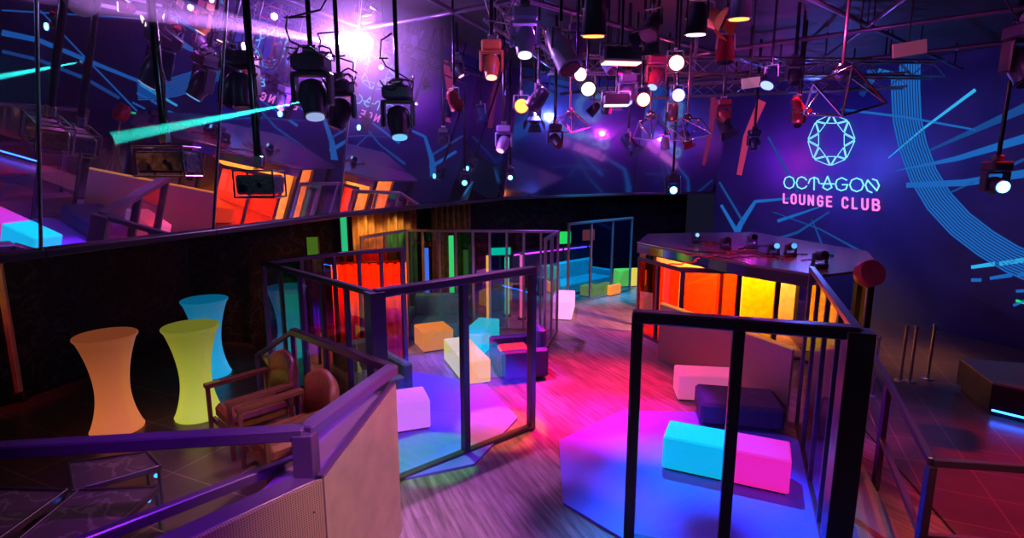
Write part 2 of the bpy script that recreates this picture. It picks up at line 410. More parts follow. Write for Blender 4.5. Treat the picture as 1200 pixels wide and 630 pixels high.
# ------------------------------------------------------------------ mural of light streaks and the neon sign
UVB = emit('mural_blue', (.012, .12, .46), 1.0)
UVD = emit('mural_dim_blue', (.01, .06, .26), 1.0)
UVC = emit('mural_cyan', (.03, .42, .80), 1.0)
UVG = emit('mural_green', (.01, .75, .16), 1.0)
UVP = emit('mural_violet', (.62, .25, 1.0), 1.3)
UVR = emit('mural_red', (.45, .03, .12), .9)
MUR = [UVB, UVD, UVC, UVG, UVP, UVR]
def ribbon(mb, pts, w0, w1, mapper, mi, seg=7):
    P = []
    for a, b in zip(pts[:-1], pts[1:]):
        for k in range(seg): P.append((a[0]+(b[0]-a[0])*k/seg, a[1]+(b[1]-a[1])*k/seg))
    P.append(pts[-1]); n = len(P); row = []
    for i, p in enumerate(P):
        a = P[max(0, i-1)]; b = P[min(n-1, i+1)]; dx, dy = b[0]-a[0], b[1]-a[1]; L = math.hypot(dx, dy) or 1
        h = (w0+(w1-w0)*i/(n-1))/2; ox, oy = -dy/L*h, dx/L*h
        q0, q1 = mapper(p[0]+ox, p[1]+oy), mapper(p[0]-ox, p[1]-oy)
        row.append((q0, q1))
    for (a0, a1), (b0, b1) in zip(row[:-1], row[1:]):
        if None in (a0, a1, b0, b1): continue
        if (a0-b0).length > 1.2 or (a1-b1).length > 1.2: continue
        if min(a0.z, b0.z, a1.z, b1.z) < .4 or max(a0.z, a1.z, b0.z, b1.z) > CZ-.02: continue
        if (a0-WA).dot(WD) < .05 or (b0-WA).dot(WD) > 20.9: continue
        vs_ = [a0, a1, b1, b0]; mb.add(vs_+[v-WN*.006 for v in vs_], [(0, 1, 2, 3), (7, 6, 5, 4), (0, 4, 5, 1), (1, 5, 6, 2), (2, 6, 7, 3), (3, 7, 4, 0)], mi)
mur = thing('mural_graphic', on_wall(1060, 200), 0, 'blue and cyan light streak graphics on the dark wall around the neon sign', 'mural')
def streak(root, name, mb):
    if mb.v: mb.build(name, MUR, root, root.location.copy())
mu = MB()
cen = [(1062, 62), (1061, 100), (1063, 140), (1070, 172), (1082, 205), (1100, 235), (1125, 262), (1155, 285), (1185, 303), (1215, 316)]
def offs(pts, o):
    r = []
    for i, p in enumerate(pts):
        a = pts[max(0, i-1)]; b = pts[min(len(pts)-1, i+1)]; dx, dy = b[0]-a[0], b[1]-a[1]; L = math.hypot(dx, dy)
        r.append((p[0]-dy/L*o, p[1]+dx/L*o))
    return r
for k in range(11): ribbon(mu, offs(cen, -16+3.2*k), 2.1, 2.1, on_wall, 0, 3)
streak(mur, 'curved_band', mu)
for pts, w0, w1, mi in [
    ([(1041, 185), (1080, 152), (1143, 105)], .8, 4, 2), ([(985, 128), (1060, 137), (1143, 152)], 3, 2.5, 0),
    ([(1050, 200), (1120, 186), (1215, 158)], 1, 11, 0), ([(1062, 217), (1130, 214), (1215, 201)], 6, 10, 0),
    ([(1108, 228), (1215, 180)], 2, 4, 1), ([(1085, 178), (1215, 120)], 2, 12, 1),
    ([(911, 259), (965, 241)], 4, 1.5, 0), ([(895, 285), (935, 272), (972, 248)], 4, 2, 1), ([(905, 248), (960, 268), (1008, 294)], 1, 2.5, 1),
    ([(951, 256), (965, 291)], 1, 2.5, 1), ([(986, 78), (1015, 80), (1047, 88)], 5, 8, 0), ([(1020, 70), (1022, 90), (1009, 112)], 12, 7, 1),
    ([(893, 118), (875, 160), (866, 205)], 10, 6, 5), ([(930, 232), (885, 236), (868, 262), (858, 285)], 2, 8, 0), ([(845, 240), (866, 276)], 3, 5, 0),
    ([(900, 160), (935, 225)], 2, 3, 1), ([(838, 205), (872, 262)], 2, 3, 1),
    ([(1138, 313), (1166, 309)], 4, 5, 2), ([(1171, 309), (1215, 302)], 5, 6, 2), ([(1138, 328), (1150, 328)], 4, 4, 0), ([(1160, 326), (1186, 322)], 4, 5, 0), ([(1192, 322), (1215, 320)], 4, 5, 0),
    ([(1128, 28), (1172, 26)], 4, 6, 1)]:
    mu = MB(); ribbon(mu, pts, w0, w1, on_wall, mi); streak(mur, 'light_streak', mu)
mirror_lines = [
    ([(47, 12), (110, 78), (175, 145)], 1.5, 2, 0), ([(2, 38), (45, 47), (120, 78), (200, 110), (290, 140)], 7, 2, 0),
    ([(2, 60), (45, 70), (100, 92), (140, 115)], 4, 4, 1), ([(2, 12), (170, 22), (248, 30)], 1.5, 2, 0),
    ([(80, -2), (250, 33), (400, 62), (500, 78)], 4, 7, 4), ([(150, -2), (250, 20), (400, 48)], 3, 3, 4),
    ([(136, 160), (205, 145)], 14, 9, 3), ([(205, 145), (300, 130), (355, 119)], 9, 5, 2), ([(140, 130), (210, 140)], 2, 2, 3),
    ([(155, 120), (230, 157)], 2, 3, 0), ([(140, 281), (205, 205)], 3, 2, 0), ([(45, 242), (200, 214)], 5, 3, 1),
    ([(253, 158), (275, 118), (330, 90)], 2, 3, 0), ([(205, 115), (248, 94)], 2, 3, 0), ([(258, 144), (400, 165), (540, 190)], 3, 1.5, 2),
    ([(430, 230), (460, 213), (492, 204)], 4, 7, 3), ([(405, 106), (470, 86), (520, 88), (560, 132)], 2, 6, 0), ([(450, 92), (500, 120)], 2, 1, 4),
    ([(320, 200), (420, 180)], 2, 2, 0), ([(60, 200), (45, 262)], 3, 3, 3)]
mur2 = thing('mural_graphic', WA+WD*9+Vector((0, 0, 3)), 0, 'green, violet and cyan streak graphics on the side wall, seen mirrored at left', 'mural')
for pts, w0, w1, mi in mirror_lines:
    ml = MB(); ribbon(ml, pts, w0, w1, reflect_to_wall, mi, 10); streak(mur2, 'light_streak', ml)
NEO = emit('white_blue_neon', (.22, .68, 1), 1.35); NEOP = emit('pink_neon', (1, .20, .80), 1.25)
sgn = thing('neon_sign', on_wall(974, 200, .0), 0, 'glowing OCTAGON LOUNGE CLUB sign with faceted ring emblem on the mural wall', 'sign')
so = sgn.location.copy()
def stroke(pts, r, mat, name, mapper=lambda p: on_wall(p[0], p[1], .05)):
    mb = MB(); P = [mapper(p) for p in pts]; mb.path(P, r, n=8)
    for p in P: mb.sphere(p, r, 8)
    return mb
emb = MB()
O = [(974+27.5*math.sin(k*PI/4), 163.5-31*math.cos(k*PI/4)) for k in range(8)]
I = [(974+16.5*math.sin(k*PI/4+PI/8), 163.5-20.5*math.cos(k*PI/4+PI/8)) for k in range(8)]
W_ = lambda p: on_wall(p[0], p[1], .05)
O = [(974.5, 133), (994.5, 141), (1003, 163.5), (992, 186.5), (973, 194.6), (953, 186.7), (945.7, 164.2), (955.5, 142)]
I = [(974.3+15.5*math.sin(k*PI/4+PI/8), 163.8-20.5*math.cos(k*PI/4+PI/8)) for k in range(8)]
def tri(a, b, c):
    g = ((a[0]+b[0]+c[0])/3, (a[1]+b[1]+c[1])/3); q = [W_((g[0]+(p[0]-g[0])*.86, g[1]+(p[1]-g[1])*.86)) for p in (a, b, c)]
    for u, v in ((0, 1), (1, 2), (2, 0)): emb.tube(q[u], q[v], .010, n=6)
for k in range(8):
    tri(O[k], O[(k+1) % 8], I[k]); tri(O[k], I[k], I[k-1])
emb.build('emblem', NEO, sgn, so)
def oct_(x0, x1, a0=0, a1=8):
    return [((x0+x1)/2+(x1-x0)/2*math.cos(PI/8+k*PI/4)/math.cos(PI/8), .5+.5*math.sin(PI/8+k*PI/4)/math.cos(PI/8)) for k in range(a0, a1+1)]
def letter(strokes, top, bot, r, mat):
    mb = MB()
    for s in strokes:
        P = []
        for (x, v) in s:
            yt = top(x); yb = bot(x); P.append(on_wall(x, yb+(yt-yb)*v, .05))
        mb.path(P, r, n=8)
        for p in P: mb.sphere(p, r, 8)
    mb.build('letter', mat, sgn, so)
r1 = .017
def neo(strokes):
    mb = MB()
    for st in strokes:
        P = [on_wall(910+x/9.23, 200+y/9.23, .05) for x, y in st]; mb.path(P, r1, n=8)
        for p in P: mb.sphere(p, r1, 8)
    mb.build('letter', NEO, sgn, so)
def ring(cx, cy, rx, ry): return [(cx+rx*math.sin(k*PI/4), cy-ry*math.cos(k*PI/4)) for k in range(9)]
neo([ring(137, 126, 58, 66)])
neo([[(325, 100), (305, 78), (270, 65), (232, 82), (215, 130), (230, 175), (272, 195), (310, 182), (325, 165)]])
neo([[(405, 205), (408, 70)], [(345, 135), (362, 90), (408, 70), (448, 88), (462, 135)]])
neo([[(548, 208), (500, 180), (552, 60), (598, 180), (548, 208)], [(480, 140), (620, 142)]])
neo([[(758, 100), (705, 75), (655, 98), (638, 145), (655, 195), (700, 215), (750, 198), (770, 150), (712, 150)]])
neo([ring(867, 152, 75, 73)])
neo([[(1030, 235), (985, 215), (962, 155), (985, 100), (1085, 215), (1110, 160), (1085, 105), (1040, 90)]])
tp2 = lambda x: 227.1+(x-918.5)/112*7.1; bt2 = lambda x: 237.3+(x-918.5)/112*9.0
r2 = .024
def rr(x0, x1): c = (x1-x0)*.25; return [(x0+c, 0), (x0, .18), (x0, .82), (x0+c, 1), (x1-c, 1), (x1, .82), (x1, .18), (x1-c, 0), (x0+c, 0)]
LT = {
 'L': lambda a, b: [[(a, 1), (a, 0), (b, 0)]], 'O': lambda a, b: [rr(a, b)],
 'U': lambda a, b: [[(a, 1), (a, .18), (a+(b-a)*.25, 0), (b-(b-a)*.25, 0), (b, .18), (b, 1)]],
 'N': lambda a, b: [[(a, 0), (a, 1), (b, 0), (b, 1)]],
 'G': lambda a, b: [[(b, .8), (b-(b-a)*.25, 1), (a+(b-a)*.25, 1), (a, .82), (a, .18), (a+(b-a)*.25, 0), (b-(b-a)*.25, 0), (b, .18), (b, .48), (a+(b-a)*.55, .48)]],
 'E': lambda a, b: [[(b, 1), (a, 1), (a, 0), (b, 0)], [(a, .52), (b-(b-a)*.12, .52)]],
 'C': lambda a, b: [[(b, .8), (b-(b-a)*.25, 1), (a+(b-a)*.25, 1), (a, .82), (a, .18), (a+(b-a)*.25, 0), (b-(b-a)*.25, 0), (b, .2)]],
 'B': lambda a, b: [[(a, 0), (a, 1), (b-(b-a)*.3, 1), (b-(b-a)*.08, .85), (b-(b-a)*.08, .66), (b-(b-a)*.3, .53), (b, .38), (b, .15), (b-(b-a)*.25, 0), (a, 0)], [(a, .53), (b-(b-a)*.3, .53)]]}
for ch, a, b in [('L', 918.45, 922.78), ('O', 927.55, 932.54), ('U', 937.3, 942.61), ('N', 947.59, 952.8), ('G', 958.65, 963.74), ('E', 969.15, 974.14), ('C', 987.46, 993.21), ('L', 999.27, 1003.82), ('U', 1010.54, 1016.72), ('B', 1023.11, 1030.04)]:
    letter(LT[ch](a, b), tp2, bt2, r2, NEOP)

# ------------------------------------------------------------------ glass screens
FT = .055
def screen(name, pts, H, ns, panes, label, z0=0, first=True, last=True, fm='frame', corner=None, group=None, pw=.05):
    """one run of glazed screen from pts[0] to pts[1]"""
    a, b = Vector(pts[0]), Vector(pts[1]); a.z = b.z = z0
    t = thing(name, a, 0, label, 'screen', group); d = (b-a); L = d.length; d.normalize(); rz = math.atan2(d.y, d.x)
    up = Vector((0, 0, 1)); fmt = M[fm]
    MB().bar(a+up*(H-FT/2), b+up*(H-FT/2), pw*1.2+.01, pw+.01).build('top_rail', fmt, t, a)
    MB().bar(a+up*(FT/2+.003), b+up*(FT/2+.003), pw*1.1, FT).build('bottom_rail', fmt, t, a)
    for i in range(ns+1):
        if i == 0 and not first: continue
        if i == ns and not last: continue
        p = a+d*(L*i/ns)
        wd = corner if corner and ((i == 0 and 'a' in corner[1]) or (i == ns and 'b' in corner[1])) else (pw, '')
        if i == 0: p = p+d*(wd[0]/2 if wd[0] <= pw else 0)
        if i == ns: p = p-d*(wd[0]/2 if wd[0] <= pw else 0)
        MB().box(p+up*(H/2), (wd[0], max(pw*1.1, wd[0]), H-.012), rz, bev=.004).build('post', fmt, t, a)
    for i in range(ns):
        p = a+d*(L*(i+.5)/ns)
        m = panes[i % len(panes)]
        if m is None: continue
        MB().box(p+up*(H/2), (L/ns-.05, .008, H-2*FT), rz).build('glass_pane', m, t, a)
    return t
f_teal = film('film_teal', (.82, .97, .95), (.9, .6, .9), .12, (.5, .8, 1))
f_amber = film('film_amber', (1, .88, .78), (.7, .6, 1), .12, (1, .7, .6))
f_magenta = film('film_magenta', (1, .85, .97), (.8, .9, .8), .09, (1, .7, .85))
f_violet = film('film_violet', (.93, .82, 1), (.9, .9, .8), .09, (.9, .7, 1))
f_orange = film('film_orange', (1, .30, .10), (1, .4, .25), .12, (1, .15, .10))
f_yellow = film('film_yellow', (.95, .90, .10), (.9, .9, .3), .10, (1, .6, .05))
f_green = film('film_green', (.15, .9, .30), (.2, 1, .4), .14, (.1, .5, .7))
f_blue = film('film_blue', (.45, .85, .95), (.2, .5, 1), .08, (.2, .9, .9))
f_clear = film('film_clear', (.92, .90, .95), (.9, .85, 1), .12, (.95, .8, .9))
H = 2.2
A0, A1 = Vector((-1.42, 5.5, 0)), Vector((.29, 6.93, 0))
A2 = Vector((-3.45, 7.45, 0)); A3 = Vector((-2.7, 8.25, 0)); A4 = Vector((-1.8, 8.85, 0))
screen('glass_screen', (A0, A1), H, 2, [f_teal, f_amber], 'two-pane teal and amber glass screen at the front of the left booth', corner=(.17, 'a'), pw=.085)
screen('glass_screen', (A0, A2), H, 5, [f_clear, film('film_rose', (1, .5, .45), (1, .8, .7), .30), f_violet, film('film_lime', (.7, .9, .4), (.8, 1, .7), .30), f_clear], 'narrow-paned glass screen behind the brown armchairs', first=False)
screen('glass_screen', (A2, A3), H, 2, [f_green, f_violet], 'green glass screen at the far corner of the left booth', first=False)
screen('glass_screen', (A3, A4), H, 3, [f_orange, f_orange, f_orange], 'orange glass screen below the gold curtains', first=False, corner=(.07, 'b'))
B0, B1, B2 = Vector((1.05, 4.62, 0)), Vector((2.70, 4.10, 0)), Vector((3.90, 7.0, 0))
B3, B4, B5, B6 = at(798, 313, 1.66), at(749, 300, 1.66), at(957, 318, 1.66), at(870, 315, 1.66)
screen('glass_screen', (B0, B1), H, 2, [f_magenta, f_violet], 'nearest glass screen, two large panes with the cyan and pink cubes behind it', corner=(.19, 'b'), pw=.095)
screen('glass_screen', (B1, B2), H, 4, [f_clear, f_clear, f_magenta], 'glass screen running back from the thick near corner post at right', first=False)
screen('glass_screen', (B3, B6), 1.64, 1, [f_orange], 'orange glass screen under the equipment deck edge', pw=.08)
screen('glass_screen', (B6, B5), 1.64, 2, [f_yellow, f_magenta], 'yellow and magenta glass screen under the equipment deck edge', first=False, pw=.08)
screen('glass_screen', (B4, B3), 1.64, 2, [f_orange, f_orange], 'dark orange glass screen under the mirrored fascia', last=False, pw=.06)
M0, M1, M2 = Vector((.62, 10.1, 0)), Vector((.98, 11.5, 0)), Vector((-2.3, 11.8, 0))
screen('glass_screen', (M0, M1), H, 2, [f_clear, f_violet], 'silvery narrow glass screen seen almost edge-on beside the aisle', fm='steel')
screen('glass_screen', (M1, M2), H, 9, [f_clear, f_magenta, f_clear, f_blue, f_clear, f_green, f_teal, f_violet, f_blue], 'long multicoloured glass screen behind the middle booth', first=False, fm='steel')
screen('glass_screen', (Vector((-2.9, 10.4, 0)), M2), H, 2, [f_violet, f_blue], 'blue glass screen closing the middle booth at left', last=False, fm='steel')
F0, F1 = Vector((1.42, 13.75, 0)), Vector((3.46, 15.68, 0))
screen('glass_screen', (F0, F1), 2.15, 3, [f_blue, f_blue, f_blue], 'three-pane blue glass screen at the far end of the aisle', fm='steel')

M0 = M
# ------------------------------------------------------------------ glowing benches and seats
def bench(name, c, L, D, Hh, rz, mat, label, group=None, cat='bench'):
    onmat = math.hypot(c[0]-2.18, c[1]-5.75) < 1.6 or math.hypot(c[0]+1.67, c[1]-7.18) < 1.6
    t = thing(name, (c[0], c[1], .030 if onmat else .0), rz, label, cat, group)
    MB().box((0, 0, Hh/2+.012), (L, D, Hh-.024), bev=.018).build('light_body', mat, t)
    MB().box((0, 0, .006), (L-.06, D-.06, .012)).build('base_plate', M['black'], t)
    return t
g_cyan = glow('glow_cyan', (.0, .85, .80), .75); g_pink = glow('glow_pink', (1, .02, .35), 1.0, (.5, .05, .2))
g_white = glow('glow_white', (1, .66, .10), .9, (.35, .5, .2)); g_yel = glow('glow_yellow', (1, .75, .08), .7); g_or = glow('glow_orange', (1, .25, .03), .8, (.5, .15, .02))
g_aqua = glow('glow_aqua', (.0, .62, 1.0), 1.0, (.0, .4, .6)); g_wpink = glow('glow_white_pink', (1, .45, .9), .9); g_lime = glow('glow_lime', (.5, .9, .1), .6)
q0, q1 = Vector((1.72, 5.80)), Vector((2.90, 5.26))
dq = (q1-q0).normalized(); nq = Vector((-dq.y, dq.x)); rb = math.atan2(dq.y, dq.x)
mid = q0+dq*.335+nq*.24; bench('light_cube', (mid.x, mid.y), .665, .48, .41, rb, g_cyan, 'glowing cyan bench cube behind the nearest glass screen')
mid = q0+dq*(.67+.325)+nq*.24; bench('light_cube', (mid.x, mid.y), .64, .48, .41, rb, g_pink, 'glowing hot pink bench cube beside the cyan cube')
bench('light_bench', (-.80, 9.05), 1.35, .45, .42, math.atan2(1.3, -.5), g_white, 'glowing white and pale yellow bench in the left booth')
bench('light_bench', (-.62, 10.35), 1.2, .45, .45, math.atan2(1, .25), g_aqua, 'glowing aqua blue bench behind the white one')
bench('light_bench', (-1.52, 6.92), .75, .5, .42, R(20), glow('glow_pinkwhite', (1, .15, .80), 1.1, (.75, .3, .65)), 'glowing white and pink bench low behind the perforated wall')
bench('light_cube', (-1.55, 10.4), .62, .62, .42, R(25), g_or, 'glowing orange cube left of the aqua bench')
bench('light_bench', (1.25, 13.0), 1.3, .5, .45, R(80), g_wpink, 'glowing pale pink bench beyond the silvery edge-on screen')
bench('light_cube', (2.25, 14.95), .5, .5, .30, R(43), g_or, 'low orange cube, leftmost behind the far blue screen')
bench('light_cube', (2.75, 15.2), .5, .5, .30, R(43), g_or, 'low orange cube in the middle behind the far blue screen')
bench('light_bench', (3.6, 16.4), .9, .45, .5, R(10), g_yel, 'yellow glowing bench behind the far blue screen')
bench('light_bench', (4.25, 10.7), 1.3, .45, .42, R(-4), g_yel, 'glowing yellow bench behind the orange screen at right')
t = thing('ottoman', (3.12, 7.12, .0), R(-12), 'navy blue low ottoman behind the cyan and pink cubes', 'ottoman')
MB().box((0, 0, .22), (1.05, .75, .30), bev=.04).build('cushion', M0['navy'], t)
MB().box((0, 0, .035), (.9, .45, .07)).build('base', M0['black'], t)
bench('light_cube', (-1.9, 12.6), .5, .5, .5, R(10), g_lime, 'glowing pale lime cube far behind the multicoloured screen')
bench('light_cube', (-3.0, 12.4), .45, .45, .8, R(10), glow('glow_magenta', (1, .05, .8), .8), 'glowing magenta cube behind the blue screen at left')
bench('light_bench', (2.95, 7.95), .85, .45, .42, R(-8), glow('glow_rose', (1, .22, .5), .55), 'dim rose bench behind the cyan and pink cubes')

def sofa(name, c, rz, L, mat, label, cat='sofa'):
    t = thing(name, (*c, 0), rz, label, cat)
    MB().box((0, 0, .21), (L, .7, .30), bev=.03).build('seat', mat, t)
    MB().box((0, .38, .45), (L, .16, .78), bev=.04).build('backrest', mat, t)
    for s in (-1, 1): MB().box((s*(L/2+.07), .05, .30), (.14, .8, .48), bev=.03).build('armrest', mat, t)
    for sx in (-1, 1):
        for sy in (-1, 1): MB().tube((sx*(L/2-.08), sy*.27, 0), (sx*(L/2-.08), sy*.27, .08), .02).build('leg', M['black'], t)
    return t
sofa('booth_sofa', (1.9, 15.6), R(43), 2.2, M['teal'], 'teal sofa in the far booth behind blue glass')
sofa('booth_sofa', (-2.15, 7.9), R(40), .8, M['greenup'], 'green seat in the far corner of the left booth')
sofa('booth_sofa', (.05, 9.0), R(-75), .7, M['navy'], 'navy armchair beside the aisle in the left booth', 'armchair')
sofa('booth_sofa', (-1.6, 11.15), R(0), 1.0, M['teal'], 'teal sofa in the middle booth before the multicoloured screen')
# orange cushion on the navy armchair
t = thing('seat_cushion', (.05, 8.95, .365), R(-75), 'orange cushion on the navy armchair by the aisle', 'cushion')
MB().box((0, 0, .05), (.55, .5, .1), bev=.03).build('cover', pbr('orange_fabric', (.8, .2, .05), .7), t)
# dark low tables in the right booth
def low_table(c, rz, label, top=(.9, .6), h=.38, mat=None, z=0):
    t = thing('low_table', (*c, z), rz, label, 'table'); x, y = top[0]/2-.05, top[1]/2-.05
    MB().box((0, 0, h-.02), (*top, .04), bev=.008).build('tabletop', mat or M['navy'], t)
    for sx in (-1, 1):
        for sy in (-1, 1): MB().box((sx*x, sy*y, (h-.04)/2), (.04, .04, h-.04)).build('leg', M['black'], t)
    return t
low_table((2.6, 7.6-.55-.2), R(-10), 'dark blue low table behind the cyan and pink cubes', (.7, .5), .35) if False else None

# octagonal floor mats
def oct_mat(c, r, rot, label, th=.028):
    poly = [(r*math.cos(rot+k*PI/4), r*math.sin(rot+k*PI/4)) for k in range(8)]
    o = MB().prism(poly, 0, th).build('floor_mat', M['bluepurp']); o.location = (*c, .001)
    return tag(o, label, 'floor mat', 'octagonal mats in the booths')
oct_mat((2.18, 5.75), 1.75, R(22.5-3), 'large violet-blue octagonal mat reaching out under the nearest screen')
oct_mat((-1.67, 7.18), 1.75, R(67-90+22.5), 'violet-blue octagonal mat mostly inside the left booth')

# ------------------------------------------------------------------ tall glowing cocktail tables
def cocktail(c, z, col, label, h=1.1, s=.8):
    t = thing('cocktail_table', (*c, z), 0, label, 'table', 'glowing tall tables')
    m, nt, out = nodes('glow_table_'+label.split()[1])
    b = nt.nodes.new('ShaderNodeBsdfPrincipled'); b.inputs['Base Color'].default_value = (*[.15+.4*c for c in col], 1); b.inputs['Roughness'].default_value = .4
    b.inputs['Emission Color'].default_value = (*col, 1)
    tc = nt.nodes.new('ShaderNodeTexCoord'); sp = nt.nodes.new('ShaderNodeSeparateXYZ'); mr = nt.nodes.new('ShaderNodeMapRange')
    mr.inputs[1].default_value = .15*h; mr.inputs[2].default_value = .9*h; mr.inputs[3].default_value = s; mr.inputs[4].default_value = s*.38
    nt.links.new(tc.outputs['Object'], sp.inputs[0]); nt.links.new(sp.outputs['Z'], mr.inputs[0]); nt.links.new(mr.outputs[0], b.inputs['Emission Strength'])
    nt.links.new(b.outputs[0], out.inputs[0])
    prof = [(.255, 0), (.262, .02)]+[(.165+.13*(abs(v-.42)/.58)**1.9 if v > .42 else .165+.10*((.42-v)/.42)**1.9, v*h) for v in [i/20 for i in range(1, 20)]]+[(.30, h-.02), (.302, h-.004), (.29, h)]
    prof = [(r*1.0, z_) for r, z_ in prof]
    MB().lathe(prof, n=48, cap1=False).build('glowing_body', m, t)
    m2 = pbr('tabletop_'+label.split()[1], tuple(.5*c_+.05 for c_ in col), .3, emis=col, es=s*.30)
    MB().lathe([(.296, h-.012), (.296, h+.004), (.286, h+.01)], n=48).build('tabletop', m2, t)
    # inner lamp's falloff is put into the emission, stronger towards the base
    return t
T1 = at(138, 502, PZ); T2 = at(234, 486, PZ); T3 = at(248, 438, PZ)
cocktail((T1.x, T1.y), PZ, (.85, .20, .06), 'glowing orange hourglass table, leftmost on the raised deck', s=.62)
cocktail((T2.x, T2.y), PZ, (.52, .56, .05), 'glowing yellow-green hourglass table nearest the armchairs', s=.8)
cocktail((T3.x, T3.y), PZ, (.0, .38, .75), 'glowing blue hourglass table behind the yellow-green one', s=.8)

# ------------------------------------------------------------------ railings and perforated skirt of the raised deck
def at_z(px, py, z): return at(px, py, z)
def obj_on(name, mb, mat, parent, o): return mb.build(name, mat, parent, o)
ra = at(460, 432, 1.62); rbp = at(357, 506, 1.62); rc = at(-60, 531, 1.62); rd = at(343, 388, 1.62); re_ = at(301, 417, 1.15)
rt_ = thing('guard_rail', (rbp.x, rbp.y, PZ), 0, 'dark purple guard rail with thick corner post on the raised deck', 'railing')
o = rt_.location.copy()
MB().bar(rc, rbp, .11, .09).build('handrail', M['rail'], rt_, o)
MB().bar(rbp, ra, .12, .09).build('handrail', M['rail'], rt_, o)
MB().bar(ra, rd, .08, .08).build('handrail', pbr('rail_top', (.10, .06, .08), .2, .3), rt_, o)
MB().bar(rd, re_, .05, .05).build('handrail', M['rail'], rt_, o)
MB().box((rbp.x, rbp.y, (1.62+PZ)/2), (.14, .14, 1.62-PZ), bev=.006).build('post', M['rail'], rt_, o)
MB().box((rd.x, rd.y, (1.60+PZ)/2), (.05, .05, 1.60-PZ), bev=.004).build('post', M['rail'], rt_, o)
MB().box((re_.x, re_.y, (1.13+PZ)/2), (.04, .04, 1.13-PZ), bev=.004).build('post', M['rail'], rt_, o)
l0 = at(60, 650, 1.25); l1 = at(352, 537, 1.25)
MB().bar(l0, l1, .07, .08).build('middle_rail', M['rail'], rt_, o)
# perforated wall panels
pc = Vector((at(375, 560, 1.33).x, at(375, 560, 1.33).y, 0)); pe = Vector((-1.09, 4.74, 0)); pl = at(225, 630, 1.33); pl.z = 0
pl2 = pc+(pl-pc)*2.2
sk = thing('perforated_wall', (pc.x, pc.y, 0), 0, 'low tan perforated metal wall edging the raised deck, with riveted panels', 'low wall'); o = sk.location.copy()
M['perf'] = perf_mat(0); pfr = perf_mat(round(math.degrees(math.atan2((pe-pc).y, (pe-pc).x)))); pfl = perf_mat(round(math.degrees(math.atan2((pc-pl2).y, (pc-pl2).x))))
dn = (pe-pc).normalized(); off_ = Vector((dn.y, -dn.x, 0))*.012
MB().slab([pc, pe, pe+Vector((0, 0, 1.50)), pc+Vector((0, 0, 1.33))], .03).build('panel', pbr('tan_panel', (.46, .30, .22), .4, .15, noise=.12, scale=5), sk, o)
MB().slab([pl2, pc, pc+Vector((0, 0, 1.33)), pl2+Vector((0, 0, 1.33))], .03).build('panel', pfl, sk, o)
dl = (pl2-pc).normalized(); nl = Vector((dl.y, -dl.x, 0))
if nl.x < 0: nl = -nl
cp = MB()
cp.bar(pc+Vector((0, 0, 1.34)), pe+Vector((0, 0, 1.51)), .05, .03)
cp.build('cap', M['rail'], sk, o)
MB().bar(pc+Vector((0, 0, .01)), pc+Vector((0, 0, 1.35)), .02, .02).build('corner_trim', M['black'], sk, o)
MB().bar(pe+Vector((0, 0, .01)), pe+Vector((0, 0, 1.5)), .02, .02).build('corner_trim', M['black'], sk, o)
for (px, py) in ((337, 578), (281, 604), (368, 600)):
    p = at(px, py, 1.25)
    for k in range(1): MB().sphere(p, .006, 8).build('rivet', M['chrome'], sk, o)
# ledge behind the wall (broad violet bench-like kerb)
lg = MB(); n2 = Vector((-dn.y, dn.x, 0)); 
lg.bar(pl2-nl*.12+Vector((0, 0, 1.28)), pc-nl*.12+Vector((0, 0, 1.28)), .17, .06)
lg.build('inner_ledge', M['rail'], sk, o)
lg = MB(); lg.slab([pc+n2*.05+Vector((0, 0, 1.2)), pe+n2*.05+Vector((0, 0, 1.40)), pe+n2*.35+Vector((0, 0, 1.36)), pc+n2*.45+Vector((0, 0, 1.16))], .03).build('inner_ledge', pbr('violet_laminate', (.28, .10, .42), .4), sk, o)

# ------------------------------------------------------------------ brown leather armchairs
def armchair(c, rz, z, label):
    t = thing('leather_armchair', (*c, z), rz, label, 'armchair', 'brown armchairs by the railing')
    MB().box((0, 0, .33), (.56, .60, .16), bev=.04).build('seat', M['leather'], t)
    # curved backrest along +y
    mb = MB(); n = 10; vs_ = []
    for i in range(n+1):
        a = (i/n-.5)*1.5; x = .33*math.sin(a)*1.25; y = .20+.16*math.cos(a)
        tp_ = .88-.10*abs(i/n-.5)**2*4
        for (dy, zz) in ((-.045, .36), (.045, .36), (.085, tp_-.02), (.06, tp_+.02), (.01, tp_+.02), (-.015, tp_-.02)): vs_.append((x, y+dy, zz))
    fs = []
    for i in range(n):
        for k in range(6): fs.append((i*6+k, i*6+(k+1) % 6, (i+1)*6+(k+1) % 6, (i+1)*6+k))
    fs.append(tuple(range(6))); fs.append(tuple(n*6+k for k in range(6))[::-1]); mb.add(vs_, fs, 0, True); mb.build('backrest', M['leather'], t)
    for s in (-1, 1):
        a = MB(); a.bar((s*.33, -.36, .60), (s*.33, .30, .62), .085, .05); a.build('armrest', M['wood'], t)
        b = MB(); b.bar((s*.33, -.33, 0), (s*.33, -.33, .585), .04, .04); b.build('leg', M['wood'], t)
        b = MB(); b.bar((s*.33, .28, 0), (s*.33, .28, .60), .04, .04); b.build('leg', M['wood'], t)
    MB().box((0, -.30, .22), (.62, .03, .06)).build('front_rail', M['wood'], t)
    return t
c1 = at(352, 452, PZ+.6); c2 = at(388, 474, PZ+.6)
armchair((-2.80, 5.55), R(-45), PZ, 'brown leather armchair farther along the railing')
armchair((-2.16, 4.94), R(-45), PZ, 'brown leather armchair nearest the railing corner')

